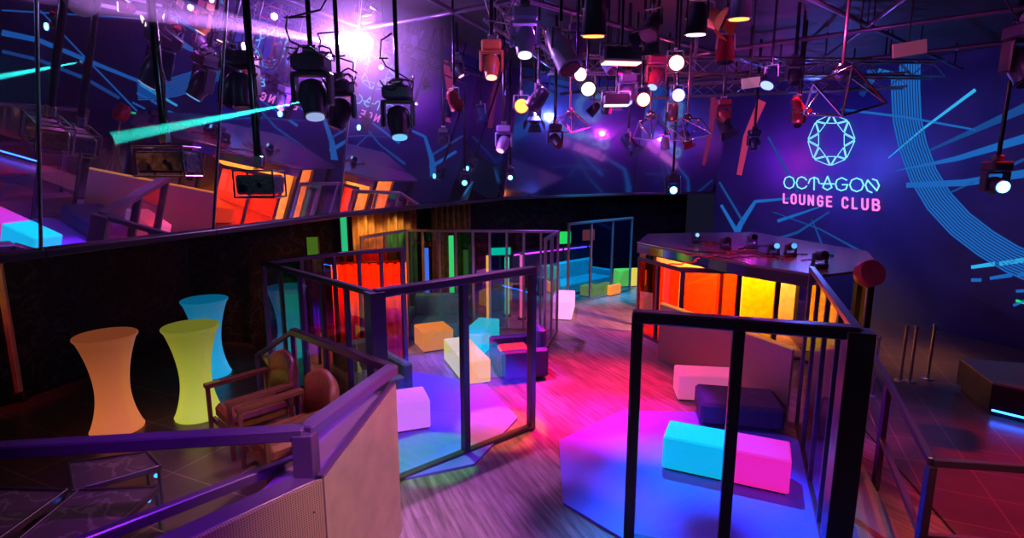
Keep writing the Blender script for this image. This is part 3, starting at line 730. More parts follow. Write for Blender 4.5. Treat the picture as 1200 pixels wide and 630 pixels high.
# ------------------------------------------------------------------ low marble tables with blue light beads
def poly_table(px_pts, ztop, label, beads):
    P = [at(x, y, ztop) for x, y in px_pts]; c = sum(P, Vector())/len(P); c.z = PZ
    t = thing('marble_table', c, 0, label, 'table', 'low marble tables in the front left')
    MB().prism([(p.x, p.y) for p in P], ztop-.03, ztop-.012).build('marble_top', M['marble'], t, c)
    fr = MB()
    for a, b in zip(P, P[1:]+P[:1]): fr.bar(a-Vector((0, 0, .02)), b-Vector((0, 0, .02)), .022, .05)
    fr.build('rim', pbr('warm_steel', (.35, .28, .26), .3, .9), t, c)
    for p in P:
        q = c+(p-c)*.96; MB().box((q.x, q.y, (ztop-.05+PZ)/2), (.025, .025, ztop-.05-PZ)).build('leg', M['steel'], t, c)
    for (x, y) in beads:
        p = at(x, y, ztop-.10); MB().sphere(p, .018, 10).build('led_bead', emit('blue_led', (.02, .15, 1), 5), t, c)
    return t
poly_table([(80, 541), (172, 528), (188, 545), (86, 574)], .92, 'marble-topped low table, the farther of the pair with blue beads', [(183, 557)])
poly_table([(20, 632), (92, 573), (186, 569), (112, 636)], .92, 'marble-topped low table closest to the violet ledge', [(92, 586), (174, 586)])
poly_table([(-60, 569), (78, 573), (-10, 636), (-90, 636)], .92, 'marble-topped low table cut by the left picture edge', [])

# ------------------------------------------------------------------ right side: railings, low barrier posts, plinth
rg = thing('ramp_rail', at(1092, 545, .0), 0, 'dark red-lit ramp railing at the lower right', 'railing'); o = rg.location.copy()
g0 = at(1012, 395, 1.25); g1 = at(1092, 541, 1.25); g2 = at(1260, 553, 1.25)
MB().bar(g0, g1, .05, .06).build('handrail', M['rail'], rg, o)
MB().bar(g1, g2, .05, .06).build('handrail', M['rail'], rg, o)
MB().bar(g0-Vector((0, 0, .62)), g1-Vector((0, 0, .62)), .05, .05).build('middle_rail', M['rail'], rg, o)
MB().bar(g1-Vector((0, 0, .62)), g2-Vector((0, 0, .62)), .05, .05).build('middle_rail', M['rail'], rg, o)
for p in (g0, g1, g1+(g2-g1)*.85, g0+(g1-g0)*.5): MB().box((p.x, p.y, (1.22+.03)/2), (.06, .06, 1.19), bev=.004).build('post', M['rail'], rg, o)
# ramp deck strip beside the near enclosure
rp = thing('wall_kerb', (3.2, 4.2, 0), 0, 'pale kerb strip running beside the thick corner post', 'kerb'); o = rp.location.copy()
MB().prism([(2.95, 4.15), (3.25, 4.0), (4.35, 7.0), (4.10, 7.05)], .0, .32).build('kerb_block', M['perf'], rp, o)
MB().prism([(3.00, 3.0), (3.38, 3.0), (3.55, 4.2), (3.25, 4.0), (2.95, 4.10)], .0, .26).build('kerb_block', pbr('tan_laminate', (.45, .3, .24), .5), rp, o)
# low perforated wall on the right, yellow light painted into its cap
wl0, wl1 = Vector((2.75, 9.75, 0)), Vector((3.84, 7.12, 0))
pw = thing('perforated_wall', wl0, 0, 'low perforated wall with painted yellow-lit cap inside the right booth', 'low wall'); o = wl0
MB().slab([wl0, wl1, wl1+Vector((0, 0, 1.03)), wl0+Vector((0, 0, 1.03))], .04).build('panel', perf_mat(-67), pw, o)
MB().bar(wl0+Vector((0, 0, 1.045)), wl1+Vector((0, 0, 1.045)), .07, .03).build('cap', pbr('yellow_lit_cap', (.9, .6, .1), .4, emis=(1, .6, .05), es=.25), pw, o)
# steel barrier posts
bp_ = None
for i, (px, py, top) in enumerate([(1022, 463, 398), (1055, 446, 398), (1066, 447, 400), (1087, 444, 396)]):
    b = at(px, py, .03); tz = atY(px, top, b.y).z
    if i == 0:
        bp_ = thing('barrier_post', b, 0, '', 'post', 'slim steel posts on the tiled floor')
        MB().tube((0, 0, .01), (0, 0, .9), .022).build('tube', M['steel'], bp_); MB().lathe([(.09, 0), (.09, .01), (.03, .02)]).build('foot', M['steel'], bp_)
        MB().sphere((0, 0, .92), .03).build('finial', M['steel'], bp_)
    repeat(bp_, b, 0, ['slim steel post closest to the ramp railing', 'slim steel post, second from the ramp railing', 'slim steel post, third from the ramp railing', 'slim steel post farthest right before the orange glow'][i], i == 0)
# plinth with blue LED strip
pp = [at(1157, 487, .03), at(1157, 487, .03)+Vector((.35, 1.0, 0)), at(1157, 487, .03)+Vector((3.2, .2, 0)), at(1157, 487, .03)+Vector((2.2, -2.4, 0))]
pt = thing('led_plinth', pp[0], 0, 'dark plinth with brown top and blue light strip beneath, far right', 'plinth'); o = pp[0]
MB().prism([(p.x, p.y) for p in pp][::-1], .12, .50).build('body', M['black'], pt, o)
MB().prism([(p.x, p.y) for p in pp][::-1], .50, .53).build('top', pbr('brown_top', (.25, .15, .09), .4), pt, o)
MB().prism([(pp[0].x+.08, pp[0].y+.03), (pp[3].x+.02, pp[3].y+.15), (pp[2].x-.1, pp[2].y), (pp[1].x, pp[1].y-.1)], .031, .12).build('recessed_base', M['black'], pt, o)
MB().bar(pp[0]+Vector((.03, -.02, .10)), pp[3]+Vector((0, -.02, .10)), .03, .025).build('light_strip', emit('blue_strip', (.01, .12, 1), 22), pt, o)
# orange floor lamp strip by the wall
# ------------------------------------------------------------------ equipment deck
dk = thing('equipment_deck', at(875, 309, 1.9), 0, 'raised equipment deck with mirrored multicoloured edge above the right booth', 'stage'); o = dk.location.copy()
D_ = [at(747, 284, 1.9), at(875, 309, 1.9), at(962, 322, 1.9), Vector((5.9, 8.6, 1.9)), Vector((6.9, 10.5, 1.9)), Vector((6.2, 14.0, 1.9)), Vector((3.4, 13.6, 1.9))]
MB().prism([(p.x, p.y) for p in D_], 1.86, 1.9).build('deck_top', pbr('dark_red_deck', (.16, .10, .12), .25), dk, o)
fc = [('fascia_panel', 0, 1)]
cols = [(.5, .3, .8), (.9, .45, .1), (.1, .3, .7), (.2, .7, .25), (.1, .25, .6), (.25, .6, .3), (.15, .1, .45)]
for k in range(7):
    a = D_[0]+(D_[1]-D_[0])*(k/7); b = D_[0]+(D_[1]-D_[0])*((k+1)/7)
    MB().slab([a+Vector((0, 0, -.04)), b+Vector((0, 0, -.04)), b+Vector((0, 0, -.22)), a+Vector((0, 0, -.22))], .02).build('fascia_panel', pbr('fascia%d' % k, cols[k], .12, .8), dk, o)
MB().slab([D_[1]-Vector((0, 0, .04)), D_[2]-Vector((0, 0, .04)), D_[2]-Vector((0, 0, .22)), D_[1]-Vector((0, 0, .22))], .02).build('fascia_panel', M['black'], dk, o)
MB().path([D_[0]+Vector((0, 0, .01)), D_[1]+Vector((0, 0, .01))], .018).build('edge_trim', M['chrome'], dk, o)
for p in (D_[0]+Vector((.15, .1, 0)), D_[2]+Vector((0, .1, 0)), D_[3]+Vector((-.1, .1, 0)), D_[4]+Vector((-.1, 0, 0)), D_[6]+Vector((.1, -.1, 0))):
    MB().box((p.x, p.y, .93), (.12, .12, 1.855)).build('support', M['black'], dk, o)
bk = thing('backdrop_board', (3.35, 13.0, 0), 0, 'tan backdrop board added to catch light beneath the equipment deck', 'partition'); o = bk.location.copy()  # made-up backdrop, gives the under-deck light a surface to fall on
MB().slab([Vector((3.45, 12.9, .01)), Vector((6.1, 11.4, .01)), Vector((6.1, 11.4, 1.84)), Vector((3.45, 12.9, 1.84))], .04).build('board', pbr('tan_board', (.55, .38, .26), .6, noise=.2), bk, o)
for f in (.0, .5, 1.0):
    q = Vector((3.45, 12.9, 0)).lerp(Vector((6.1, 11.4, 0)), f)+Vector((-.05, -.08, 0)); MB().box((q.x, q.y, .92), (.07, .05, 1.82), R(-30)).build('batten', M['black'], bk, o)
# ------------------------------------------------------------------ recess under the mirrors: curtains, column, back bar
def curtain(name, px0, px1, Y0, Y1, ztop, zbot, mat, label):
    a = atY(px0, 250, Y0); b = atY(px1, 250, Y1); a.z = b.z = 0
    t = thing(name, (a.x, a.y, zbot), 0, label, 'curtain'); L = (b-a).length; d = (b-a).normalized(); nn = Vector((-d.y, d.x, 0)); n = int(L/.02)
    mb = MB(); vs_ = []; Hh = ztop-zbot
    for i in range(n+1):
        p = d*(L*i/n)+nn*(.05*math.sin(i*.02*2*PI/.16)+.015*math.sin(i*.37))
        for z in (0, Hh): vs_.append((p.x, p.y, z))
    m_ = len(vs_)
    vs2 = [(v[0]+nn.x*.012, v[1]+nn.y*.012, v[2]) for v in vs_]
    fs = [(2*i, 2*i+2, 2*i+3, 2*i+1) for i in range(n)]+[(m_+2*i, m_+2*i+1, m_+2*i+3, m_+2*i+2) for i in range(n)]+[(2*i+1, 2*i+3, m_+2*i+3, m_+2*i+1) for i in range(n)]+[(2*i, m_+2*i, m_+2*i+2, 2*i+2) for i in range(n)]
    mb.add(vs_+vs2, fs, 0, True); mb.build('drape', mat, t)
    MB().tube((0, 0, Hh+.02), d*L+Vector((0, 0, Hh+.02)), .018).build('curtain_rod', M['black'], t)
    return t
curtain('curtain', 412, 487, 11.3, 12.0, 2.72, .02, M['curtain'], 'gold-brown pleated curtain lit from above under the mirrored wall')
curtain('curtain', 505, 552, 14.0, 14.6, 2.72, .02, pbr('dark_gold', (.30, .17, .05), .4, noise=.5, scale=9), 'dark gold patterned curtain right of the pleated one')
for q in (atY(430, 250, 11.1), atY(465, 250, 11.4)): spot((q.x, q.y, 2.7), (q.x-.1, q.y+.5, 1.2), (1, .55, .15), 26, 80, .8)
# lit column at the left edge
cl = thing('lit_column', at(12, 560, PZ) if 0 else Vector((-6.75, 6.7, PZ)), 0, 'square column washed in gold and dark red light at the left edge', 'column')
MB().box((0, 0, 1.12), (.9, .7, 2.2), R(20), bev=.02).build('shaft', pbr('column_paint', (.35, .22, .15), .5, noise=.2), cl)
MB().box((0, 0, .06), (1.0, .8, .12), R(20), bev=.02).build('plinth', M['black'], cl)
spot((-5.6, 5.4, 2.7), (-6.6, 6.5, 2.2), (1, .45, .08), 30, 60, .8); spot((-5.4, 5.4, 2.6), (-6.6, 6.5, .9), (.8, .02, .05), 40, 50, .8)
curtain('curtain', 384, 474, 10.0, 10.3, 1.72, .02, pbr('orange_drape', (.75, .25, .08), .6, noise=.2), 'orange drape added as a lit backdrop behind the orange glass screen')  # added backdrop, lit so the orange panes read bright
spot((-2.3, 9.0, 2.7), (-2.9, 10.1, 1.4), (1, .20, .05), 300, 100, .8)
for px, Y, z, hh, col, lb in [(528, 12.9, 1.3, 1.9, (.05, .75, .2), 'green'), (545, 12.6, 1.2, 1.6, (.8, .08, .15), 'red'), (572, 12.4, 1.0, 1.5, (1, .55, .05), 'amber'), (594, 12.8, .9, 1.4, (.1, .8, .4), 'mint'), (612, 12.5, .9, 1.5, (1, .15, .6), 'pink'), (498, 12.9, 1.1, 1.6, (.05, .25, .9), 'deep blue')]:
    p = atY(px, 250, Y); t = thing('glow_stand_in', (p.x, p.y, 0), 0, '%s upright glow column standing in for reflections behind the multicoloured glass' % lb, 'lamp')  # made-up glowing columns in place of bench reflections
    MB().box((0, 0, .02), (.2, .2, .04), bev=.01).build('foot', M['black'], t)
    MB().box((0, 0, .04+hh/2), (.11, .11, hh), bev=.02).build('tube', emit('tube_'+lb, col, 1), t)
    MB().box((0, 0, .06+hh), (.13, .13, .04), bev=.01).build('cap', M['black'], t)
# back bar: shelving unit with self-glowing bottles
def wallspot(px, Y, z): p = atY(px, 250, Y); return Vector((p.x, p.y, z))
bb = thing('back_bar', wallspot(645, 17.2, 0), R(38), 'dark back bar with rows of lit shelves behind the booths', 'bar')
MB().box((0, 0, .55), (3.4, .5, 1.1), bev=.02).build('counter', M['navy'], bb)
for k in range(4): MB().box((-1.28+.85*k, .35, 1.75), (.04, .3, 1.3)).build('upright', M['black'], bb)
for k in range(3): MB().box((0, .35, 1.3+.45*k), (3.0, .3, .03)).build('shelf', M['black'], bb)
MB().box((0, -.26, 1.0), (3.3, .02, .04)).build('light_strip', emit('bar_strip', (.6, .05, 1), 3), bb)
mpc = [(1, .1, .6), (.3, .3, 1), (1, .3, .1), (.2, .9, .6), (1, .6, .2)]
k = 0
bx0 = bb.location; rot = Matrix.Rotation(R(38), 3, 'Z')
pl = None
for sh in range(3):
    for i in range(9):
        p = bx0+rot@Vector((-1.15+.28*i+random.uniform(-.04, .04), .33, 1.316+.45*sh)); c = random.choice(range(5))
        t = thing('bottle', p, 0, 'small self-glowing bottle on the back bar shelves', 'bottle', 'bottles on the back bar')
        MB().lathe([(.035, 0), (.037, .02), (.037, .17), (.014, .22), (.014, .28)], n=12).build('glass_body', pbr('bottle%d' % c, mpc[c], .2, emis=mpc[c], es=.5), t)  # backlight is put into each bottle's own emission
        MB().lathe([(.016, .28), (.016, .30)], n=10).build('cap', M['black'], t)
# small ceiling lamps under the back soffit
first = None
for i, (px, Y) in enumerate([(560, 15.8), (576, 15.4), (592, 15.8), (610, 15.2), (622, 16), (634, 15.5), (648, 16.4), (662, 16.6), (600, 16.0), (640, 14.9)]):
    p = wallspot(px, Y, MZ-.02)
    if first is None:
        first = thing('soffit_lamp', p, 0, 'tiny pink lamp under the back soffit', 'lamp', 'pink lamps under the back soffit')
        MB().lathe([(.06, -.05), (.06, .0)], n=16).build('housing', M['black'], first); MB().lathe([(.045, -.06), (.045, -.051)], n=16).build('lens', emit('pink_lens', (1, .25, .8), 6), first)
    else:
        c = copy_tree(first); c.location = p
for px, Y, z, wdt, hgt, col, lb in [(661, 17.0, 1.4, .5, .42, (.02, .65, .12), 'green glowing screen panel in the far back bar'), (690, 17.3, 1.45, .45, .38, (.8, .03, .04), 'red glowing screen panel in the far back'), (364, 9.4, 2.15, .22, .35, (.05, .12, .01), 'small dim green panel under the mirrored wall'), (402, 11.2, 2.2, .16, 1.0, (.02, .5, .2), 'narrow green light panel left of the gold curtain'), (586, 13.3, 1.5, .55, .22, (.0, .7, .4), 'turquoise light panel behind the middle booth')]:
    p = wallspot(px, Y, z)
    t = thing('lightbox', p, R(15), lb, 'lightbox'); MB().box((0, 0, 0), (wdt, .05, hgt), bev=.01).build('casing', M['black'], t)
    MB().box((0, -.03, 0), (wdt-.04, .012, hgt-.04)).build('glowing_face', emit('panel_'+lb[:9], col, 1), t)
    MB().box((0, .01, -(z/2+hgt/4)), (.05, .04, z-hgt/2)).build('stand', M['black'], t)
# loudspeakers / dark cabinets in the back right gap
# ------------------------------------------------------------------ ceiling rig
rig = [((-1.6, 5.0), (7.0, 12.5)), ((-.4, 3.6), (8.8, 11.2)), ((.2, 11.8), (6.5, 6.4)), ((-2.2, 8.2), (5.5, 3.6)), ((1.2, 14.0), (8.2, 7.8)), ((-1.2, 6.2), (2.4, 14.8)), ((1.4, 4.2), (4.4, 14.0)), ((3.6, 3.4), (6.2, 12.6))]
for i, (a, b) in enumerate(rig):
    z = 5.30+(i % 2)*.09
    t = thing('lighting_pipe', (a[0], a[1], z), 0, ['ceiling pipe crossing from the mirrors to the mural', 'ceiling pipe nearest the lens running to the mural', 'rear ceiling pipe above the deck', 'short ceiling pipe above the left booth', 'rearmost ceiling pipe before the back mirrors', 'long ceiling pipe over the left booth and aisle', 'long ceiling pipe over the aisle centre', 'ceiling pipe over the right booth'][i], 'pipe')
    o = t.location.copy(); pa, pb = Vector((*a, z)), Vector((*b, z))
    MB().tube(pa, pb, .03, n=10).build('tube', pbr('rig_pipe', (.14, .11, .18), .3, .6), t, o)
    L = (pb-pa).length; n = max(2, int(L/2))
    for k in range(n+1):
        p = pa.lerp(pb, (k+.25)/(n+.5)); MB().tube(p, (p.x, p.y, CZ), .012, n=6).build('hanger', M['black'], t, o)
# box truss
def truss(a, b, z, label):
    t = thing('lighting_truss', (*a, z), 0, label, 'truss'); o = t.location.copy(); a3, b3 = Vector((*a, z)), Vector((*b, z)); d = (b3-a3).normalized(); sd = Vector((-d.y, d.x, 0)); L = (b3-a3).length
    cr = [sd*.13+Vector((0, 0, .13)), sd*.13-Vector((0, 0, .13)), -sd*.13-Vector((0, 0, .13)), -sd*.13+Vector((0, 0, .13))]
    for c in cr: MB().tube(a3+c, b3+c, .018, n=8).build('chord', M['steel'], t, o)
    mb = MB(); n = int(L/.3)
    for k in range(n):
        for j in range(4):
            c0, c1 = cr[j], cr[(j+1) % 4]
            if k % 2: c0, c1 = c1, c0
            mb.tube(a3+d*(L*k/n)+c0, a3+d*(L*(k+1)/n)+c1, .008, n=5)
    mb.build('lacing', M['steel'], t, o)
    for f in (.15, .5, .85):
        p = a3.lerp(b3, f)+Vector((0, 0, .14)); MB().tube(p, (p.x, p.y, CZ), .015, n=6).build('hanger', M['black'], t, o)
truss((.6, 9.4), (7.4, 9.9), 5.15, 'steel lattice truss crossing above the right booth')
truss((1.8, 13.0), (7.6, 11.0), 5.15, 'steel lattice truss above the equipment deck')
truss((-.2, 6.6), (1.6, 12.0), 5.25, 'steel lattice truss above the central aisle')

PIPE = pbr('black_gloss_pipe', (.03, .03, .045), .18, .6)
HEADC = pbr('charcoal_casing', (.06, .055, .09), .3, .2)
LENS = {}
def lensm(col, s):
    k = (col, s)
    if k not in LENS: LENS[k] = emit('lens_%d' % len(LENS), col, s)
    return LENS[k]
def aim(vec):
    return Vector(vec).to_track_quat('-Z', 'Y').to_matrix()
def moving_head(p, aimv, lens, label, sc=1.0, body=None, group=None):
    """hung upside-down: base on top, yoke arms, head"""
    t = thing('moving_head_light', p, 0, label, 'stage light', group); body = body or HEADC; s = sc
    MB().tube((0, 0, .30*s), (0, 0, CZ-p[2]), .025, n=8).build('hanging_pole', PIPE, t)
    MB().tube((-.05*s, 0, .34*s), (.05*s, 0, .34*s), .04*s, n=10).build('clamp', M['steel'], t)
    MB().box((0, 0, .24*s), (.26*s, .22*s, .12*s), bev=.02*s).build('base', body, t)
    y = MB(); y.box((0, 0, .16*s), (.30*s, .12*s, .03*s), bev=.01*s)
    for k in (-1, 1): y.box((k*.14*s, 0, .05*s), (.035*s, .11*s, .25*s), bev=.012*s)
    y.build('yoke', body, t)
    if s >= 1.1:
        for q in range(3):
            rr_ = random.Random(q+int(abs(p[0])*97)); P = []; ph = rr_.uniform(0, 6); ra_ = rr_.uniform(.10, .2)*s
            for j in range(15):
                a_ = ph+j*rr_.uniform(.35, .5); P.append(Vector((ra_*math.cos(a_), .8*ra_*math.sin(a_), (.30+.05*math.sin(j*1.1+q)+.03*j*(q == 0))*s)))
            MB().path(P, .009, n=6).build('cable', [M['cable'], M['chrome'], M['cable']][q], t)
    m = aim(aimv)
    hd = MB().lathe([(.05*s, .12*s), (.095*s, .09*s), (.11*s, .02*s), (.105*s, -.06*s), (.085*s, -.13*s), (.085*s, -.17*s)], n=24, mat=m)
    hd.build('head', body, t)
    MB().lathe([(.07*s, -.185*s), (.07*s, -.172*s)], n=20, mat=m).build('lens', lens or M['glasslens'], t)
    return t
def par_can(p, aimv, lens, label, sc=1.0, body=None, doors=False, long=1.0):
    t = thing('par_can_light', p, 0, label, 'stage light'); body = body or HEADC; s = sc
    MB().tube((0, 0, .24*s), (0, 0, CZ-p[2]), .016, n=8).build('hanging_pole', PIPE, t)
    m = aim(aimv); y = MB(); ax = m@Vector((1, 0, 0))
    for k in (-1, 1): y.bar(ax*(k*.125*s), ax*(k*.125*s)*.9+Vector((0, 0, .2*s)), .025*s, .008)
    y.bar(-ax*.115*s+Vector((0, 0, .2*s)), ax*.115*s+Vector((0, 0, .2*s)), .03*s, .01); y.tube((0, 0, .19*s), (0, 0, .27*s), .02*s, n=8)
    y.build('yoke', M['steel'], t)
    l = long
    MB().lathe([(.06*s, .17*s*l), (.09*s, .14*s*l), (.115*s, .0), (.12*s, -.15*s*l), (.128*s, -.15*s*l), (.128*s, -.165*s*l)], n=24, mat=m).build('can', body, t)
    MB().lathe([(.105*s, -.175*s*l), (.105*s, -.167*s*l)], n=24, mat=m).build('lens', lens or M['glasslens'], t)
    if doors:
        for k in range(4):
            q = Matrix.Rotation(k*PI/2, 3, 'Z'); d = MB()
            d.slab([m@(q@Vector((-.08*s, .12*s, -.17*s*l))), m@(q@Vector((.08*s, .12*s, -.17*s*l))), m@(q@Vector((.13*s, .19*s, -.30*s*l))), m@(q@Vector((-.13*s, .19*s, -.30*s*l)))], .004)
            d.build('barn_door', body, t)
    return t
def flood(p, rz, w_, lens, label, tilt=0):
    t = thing('flood_light', p, rz, label, 'stage light')
    MB().tube((0, 0, .16), (0, 0, CZ-p[2]), .016, n=8).build('hanging_pole', PIPE, t)
    m = Matrix.Rotation(tilt, 3, 'X')
    MB().box((0, 0, .06), (w_, w_*.45, .14), mat=m, bev=.02).build('casing', HEADC, t)
    MB().box(m@Vector((0, 0, -.02)), (w_*.92, w_*.38, .014), mat=m).build('lens', lens, t)
    y = MB()
    for k in (-1, 1): y.bar((k*(w_/2+.015), 0, .04), (k*(w_/2+.015), 0, .17), .02, .02)
    y.bar((-w_/2-.02, 0, .17), (w_/2+.02, 0, .17), .02, .02); y.build('yoke', M['steel'], t)
    return t
def control_box(p, label, w_=.36, body=None):
    t = thing('hanging_projector', p, 0, label, 'projector')
    MB().tube((0, 0, .14), (0, 0, CZ-p[2]), .032, n=10).build('hanging_pole', PIPE, t)
    MB().box((0, 0, 0), (w_, .22, .17), bev=.02).build('casing', body or pbr('worn_casing', (.12, .11, .13), .25, .6, noise=.6, scale=30), t)
    fr = MB()
    for sx in (-1, 1):
        for sy in (-1, 1): fr.tube((sx*w_/2, sy*.13, -.11), (sx*w_/2, sy*.13, .12), .008, n=6)
    for z in (-.11, .12):
        fr.path([(-w_/2, -.13, z), (w_/2, -.13, z), (w_/2, .13, z), (-w_/2, .13, z), (-w_/2, -.13, z)], .008)
    fr.build('cage', M['chrome'], t)
    MB().tube((-w_*.28, -.11, -.03), (-w_*.28, -.15, -.03), .035, n=14).build('lens', M['glasslens'], t)
    MB().tube((w_*.15, -.11, .0), (w_*.15, -.135, .0), .02, n=14).build('knob', M['chrome'], t)
    cb = MB(); P = [Vector((.03, .0, .14+.1*k)) + Vector((.03*math.sin(k*1.7), .03*math.cos(k*2.1), 0)) for k in range(9)]; cb.path(P, .006); cb.build('cable', M['cable'], t)
    MB().box((0, 0, .2), (.07, .07, .1), bev=.01).build('clamp', M['steel'], t)
    return t
def wire_lamp(p, label, s=1.0, rz=0, pole=True):
    t = thing('wire_frame_lamp', p, rz, label, 'pendant lamp')
    if pole: MB().tube((0, 0, .2*s), (0, 0, CZ-p[2]), .016, n=8).build('hanging_pole', pbr('dull_red_pole', (.3, .12, .14), .3, .6), t)  # pole has a plain dull red base colour
    V = [Vector(v)*s for v in [(-.34, -.1, .02), (-.06, -.28, .16), (.02, -.05, -.30), (.50, .0, -.16), (.22, .25, .16), (-.30, .12, -.26), (-.08, .25, .0)]]
    E_ = [(0, 1), (0, 2), (1, 2), (1, 3), (2, 3), (3, 4), (1, 4), (0, 5), (5, 2), (4, 6), (6, 0), (6, 5), (6, 2), (4, 2)]
    f = MB()
    for a, b in E_: f.tube(V[a], V[b], .014*s, n=6)
    for v in V: f.sphere(v, .013*s, 8)
    f.build('wire_frame', M['chrome'], t)
    MB().slab([V[0], V[1], V[2]], .004).build('facet', film('facet', (.75, .75, .9), (1, .6, .7), .12), t)
    MB().slab([V[1], V[3], V[2]], .004).build('facet', film('facet', (.75, .75, .9), (1, .6, .7), .12), t)
    MB().sphere((0, 0, .16*s), .10*s).build('dome', M['chrome'], t)
    return t
WHT = lensm((1, .9, 1), 9); PNK = lensm((1, .35, .5), 5); WRM = lensm((1, .65, .4), 6); BLU = lensm((.1, .5, 1), 14); VIO = lensm((.6, .4, 1), 8); ORG = lensm((1, .25, .05), 4); CYN = lensm((.1, .8, 1), 5)
redbody = pbr('red_casing', (.30, .03, .04), .35, .1); orbody = pbr('orange_casing', (.75, .25, .06), .4); violbody = pbr('lilac_casing', (.35, .28, .6), .35)  # plain body colours for the casings
# left foreground hangers
control_box(atY(305, 216, 4.9), 'chrome-caged hanging projector on the tall pole nearest the mirrors, right of its twin', .34, pbr('speckled_casing', (.16, .15, .15), .35, .3, noise=.7, scale=60))
control_box(atY(197, 190, 4.5), 'chrome-caged hanging projector at left with tangled cables above it', .40)
moving_head(atY(283, 103, 6.0), (0.1, -.2, -1), None, 'dark moving-head light half hidden behind a tall pole', 1.2)
moving_head(atY(367, 112, 5.6), (.15, -.3, -1), lensm((.4, .5, .9), .8), 'large moving-head light tangled in cables before the bright flash', 1.25)
moving_head(atY(399, 130, 6.4), (-.3, -.2, -1), None, 'moving-head light right of the cable-tangled one', 1.1)
moving_head(atY(467, 140, 6.4), (.1, -.3, -1), lensm((.2, .6, 1), 1), 'moving-head light with cyan lens on a pole right of the flash', 1.2)
moving_head(atY(576, 76, 6.8), (0, -.3, -1), lensm((1, .5, .35), 2), 'small orange-lit moving-head light', .9, orbody)
moving_head(atY(615, 46, 6.0), (0, -.3, -1), lensm((.8, .8, 1), 2), 'small lilac moving-head light under the ceiling pipes', 1.0, violbody)
par_can(atY(611, 127, 8.0), (0, -1, .1), ORG, 'par can light glowing orange toward the lens', .9)
par_can(atY(657, 58, 5.6), (.35, -.4, -.8), None, 'lilac and orange long-bodied spotlight', .95, violbody, long=1.5)
par_can(atY(676, 87, 6.2), (.3, -1, -.2), WHT, 'small spotlight with bright white lens', .6, redbody)
par_can(atY(697, 10, 4.9), (0, .15, -1), ORG, 'big dark cylinder light at the top edge', .85, long=1.5)
par_can(atY(688, 100, 6.6), (0, -1, -.5), lensm((1, .8, .6), 2.2), 'spotlight with warm lens beside the white one', .75)
flood(atY(728, 72, 6.0), R(8), .42, lensm((1, .35, .3), 3.2), 'boxy flood light with long orange-pink lens')
flood(atY(722, 122, 8.0), R(-5), .36, lensm((1, .75, .7), 3.0), 'boxy flood light with pale lens, below the orange-pink one')
par_can(atY(791, 76, 6.4), (-.1, -1, .05), lensm((1, .5, .5), 7), 'round red spotlight with glowing pink lens', .75, redbody, long=.7)
par_can(atY(817, 22, 5.6), (0, .1, -1), lensm((1, .8, 1), 3), 'dark can light with white rim near the top edge', .85)
par_can(atY(868, 3, 5.4), (0, .1, -1), ORG, 'violet can light with orange lens at the top edge', .85, violbody)
par_can(atY(850, 58, 7.0), (0, -.1, -1), None, 'slim red can light', .9, redbody)
par_can(atY(793, 113, 7.4), (-.1, -1, 0), VIO, 'spotlight with piercing violet-white lens', .7, violbody)
par_can(atY(752, 117, 7.2), (-.05, -1, -.1), lensm((1, .6, .45), 4), 'red spotlight with warm white lens above the wire lamps', .75, redbody)
par_can(atY(765, 30, 5.8), (-.4, -.5, -.8), None, 'tilted dark can light with open barn doors', .8, doors=True)
par_can(atY(832, 20, 6.4), (.6, -.6, -.4), None, 'orange-red light with open barn doors', .85, orbody, doors=True)
wire_lamp(atY(985, 102, 6.6), 'large faceted wire-frame lamp above the neon sign', 1.1)
wire_lamp(atY(762, 145, 8.2), 'faceted wire-frame lamp left of its twin in the rig', .75, R(25))
wire_lamp(atY(805, 148, 8.4), 'faceted wire-frame lamp right of its twin in the rig', .72, R(-30))
wire_lamp(atY(668, 140, 9.0), 'small faceted wire-frame lamp over the aisle', .7, R(10))
moving_head(atY(788, 222, 11.5), (-.15, -1, -.05), BLU, 'light with starry bright blue lens above the equipment deck', 1.0)
moving_head(atY(1165, 217, 7.0), (-.2, -1, -.1), BLU, 'hanging light with bright blue lens before the mural at right', 1.0)
moving_head(atY(1199, 74, 6.0), (0, -.4, -1), None, 'dark light cut by the right picture edge', 1.3)
moving_head(atY(432, 52, 8.2), (.05, -1, -.1), lensm((1, .75, 1), 60), 'blazing violet-white lamp standing in for a spotlight reflected in the mirrors', 1.3)  # added lamp in place of a spotlight's mirror reflection
def panel(p, rz, w_, h_, tilt, label, col):
    t = thing('glowing_panel', p, rz, label, 'panel'); m = Matrix.Rotation(tilt, 3, 'Y')
    MB().box((0, 0, 0), (w_, .02, h_), mat=m, bev=.004).build('face', pbr('pan'+label[:6], col, .4, emis=col, es=.25), t)  # face glows faintly by emission in its own colour
    MB().tube((0, .03, h_*.3), (0, .03, CZ-p[2]), .01, n=6).build('hanging_pole', M['black'], t)
    y = MB(); y.bar((-w_*.3, .02, 0), (w_*.3, .02, 0), .02, .03); y.build('bracket', M['steel'], t)
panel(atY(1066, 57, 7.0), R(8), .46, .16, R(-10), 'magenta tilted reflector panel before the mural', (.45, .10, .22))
panel(atY(880, 97, 8.0), R(5), .27, .14, R(-8), 'pale pink and violet reflector panel left of the sign', (.75, .35, .5))
